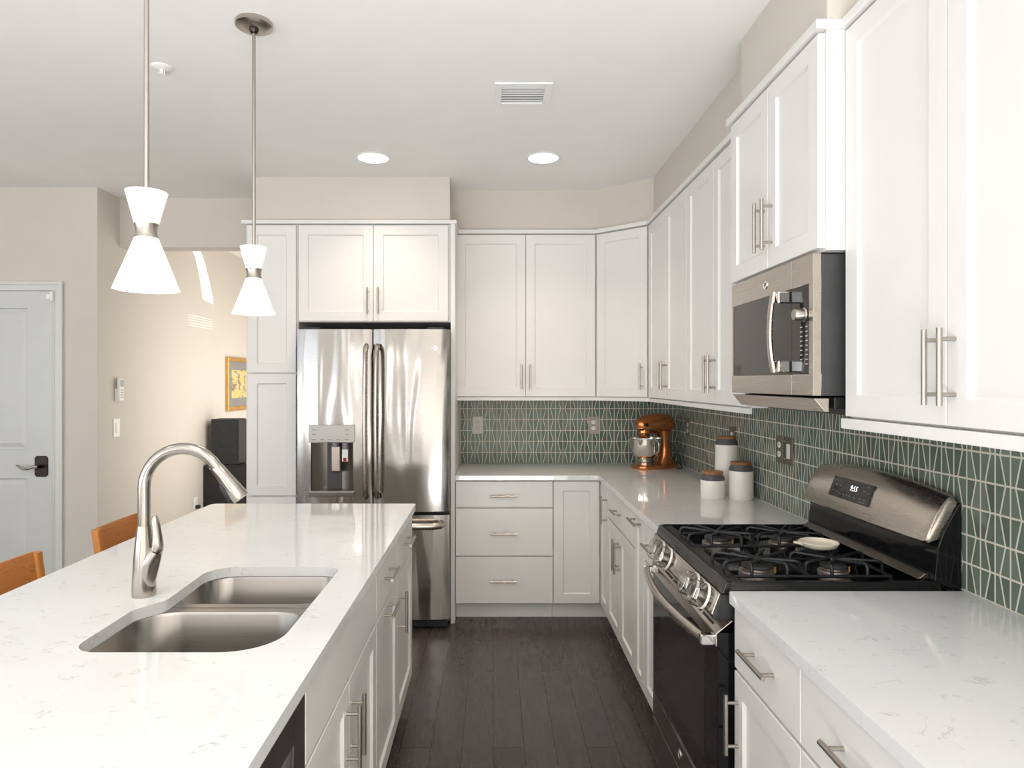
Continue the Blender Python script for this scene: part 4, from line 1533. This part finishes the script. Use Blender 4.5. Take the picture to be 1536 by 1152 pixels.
v = thing('ceiling_vent', 'white rectangular air vent grille in the ceiling', 'vent', (.13, 2.955, CEIL), local=True)
m = MB()
for x0, x1, y0, y1 in ((-.125, -.093, -.118, .118), (.093, .125, -.118, .118), (-.093, .093, -.118, -.080), (-.093, .093, .085, .118)):
    m.box(x0, x1, y0, y1, -.008, 0)
m.build('frame', 'trim', v, bevel=.002)
MB().box(-.093, .093, -.08, .085, -.0012, -.0002).build('backing', 'grille', v)  # dark sheet standing in for the shade behind the slats
for i in range(9):
    y = -.070 + i * .0178
    m = MB()
    m.hexa([(-.0925, y, -.0030), (.0925, y, -.0030), (.0925, y + .0012, -.0030), (-.0925, y + .0012, -.0030),
            (-.0925, y + .0030, -.0056), (.0925, y + .0030, -.0056), (.0925, y + .0042, -.0056), (-.0925, y + .0042, -.0056)])
    m.build('slat', 'trim', v)
v = thing('fire_sprinkler', 'small white sprinkler head in the ceiling between the pendant rods', 'sprinkler', (-1.343, 2.70, CEIL), local=True)
MB().lathe([(0, -.0), (.040, -.0), (.040, -.003), (.030, -.010), (.012, -.010), (0, -.010)], (0, 0, 0), 28).build('escutcheon', 'white', v, smooth=True)
MB().cyl((0, 0, -.008), (0, 0, -.032), .006, 10).cyl((-.010, 0, -.012), (-.012, 0, -.030), .002, 6).cyl((.010, 0, -.012), (.012, 0, -.030), .002, 6).build('frame_arms', 'white', v, smooth=True)
MB().lathe([(0, -.031), (.018, -.031), (.018, -.033), (0, -.033)], (0, 0, 0), 16).build('deflector', 'white', v)


def pendant(x, y, zb, label):
    """zb: lower rim of the shade"""
    p = thing('pendant_light', label, 'pendant lamp', (x, y, CEIL), 'pendant lights over the island', local=True)
    z0 = zb - CEIL
    ty = .236
    MB().lathe([(0, 0), (.062, 0), (.064, -.004), (.064, -.016), (.058, -.020), (.040, -.024), (.020, -.026), (0, -.026)], (0, 0, 0), 32).build('canopy', 'nickel', p, smooth=True)
    MB().lathe([(0, -.024), (.017, -.025), (.014, -.036), (.008, -.042), (0, -.042)], (0, 0, 0), 16).build('swivel', 'bronze', p, smooth=True)
    m = MB().cyl((0, 0, -.03), (0, 0, z0 + ty - .05), .0062, 14)
    for zz_ in (-.30, -.62):
        m.cyl((0, 0, zz_), (0, 0, zz_ - .002), .0066, 14)
    m.build('rod', 'nickel', p, smooth=True)
    MB().lathe([(.0275, z0 + ty * .675), (.0475, z0 + ty), (.0455, z0 + ty), (.0255, z0 + ty * .675)], (0, 0, 0), 36, closed=True).build('upper_shade', 'opal', p, smooth=True)
    MB().lathe([(0, z0 + ty * .672), (.028, z0 + ty * .672), (.0245, z0 + ty * .62), (.0245, z0 + ty * .57), (.0275, z0 + ty * .528), (0, z0 + ty * .528)], (0, 0, 0), 36).build('waist_band', 'nickel', p, smooth=True)
    MB().lathe([(.0275, z0 + ty * .526), (.0745, z0), (.0725, z0), (.0255, z0 + ty * .526)], (0, 0, 0), 40, closed=True).build('lower_shade', 'opal', p, smooth=True)
    MB().lathe([(0, z0 + .105), (.012, z0 + .10), (.014, z0 + .085), (.024, z0 + .060), (.026, z0 + .045), (.018, z0 + .028), (0, z0 + .022)], (0, 0, 0), 20).build('bulb', 'bulb', p, smooth=True)
    d = bpy.data.lights.new('pendant_lamp', 'POINT')
    d.energy = .7
    d.color = (1.0, .95, .88)
    d.shadow_soft_size = .03
    lo_ = bpy.data.objects.new('pendant_lamp', d)
    lo_.location = (x, y, zb - .02)
    COL.objects.link(lo_)


pendant(-.839, 1.613, 1.718, 'white hourglass pendant lamp on a nickel rod, the nearer of two')
pendant(-.849, 2.364, 1.737, 'white hourglass pendant lamp on a nickel rod, the farther of two with its canopy showing')
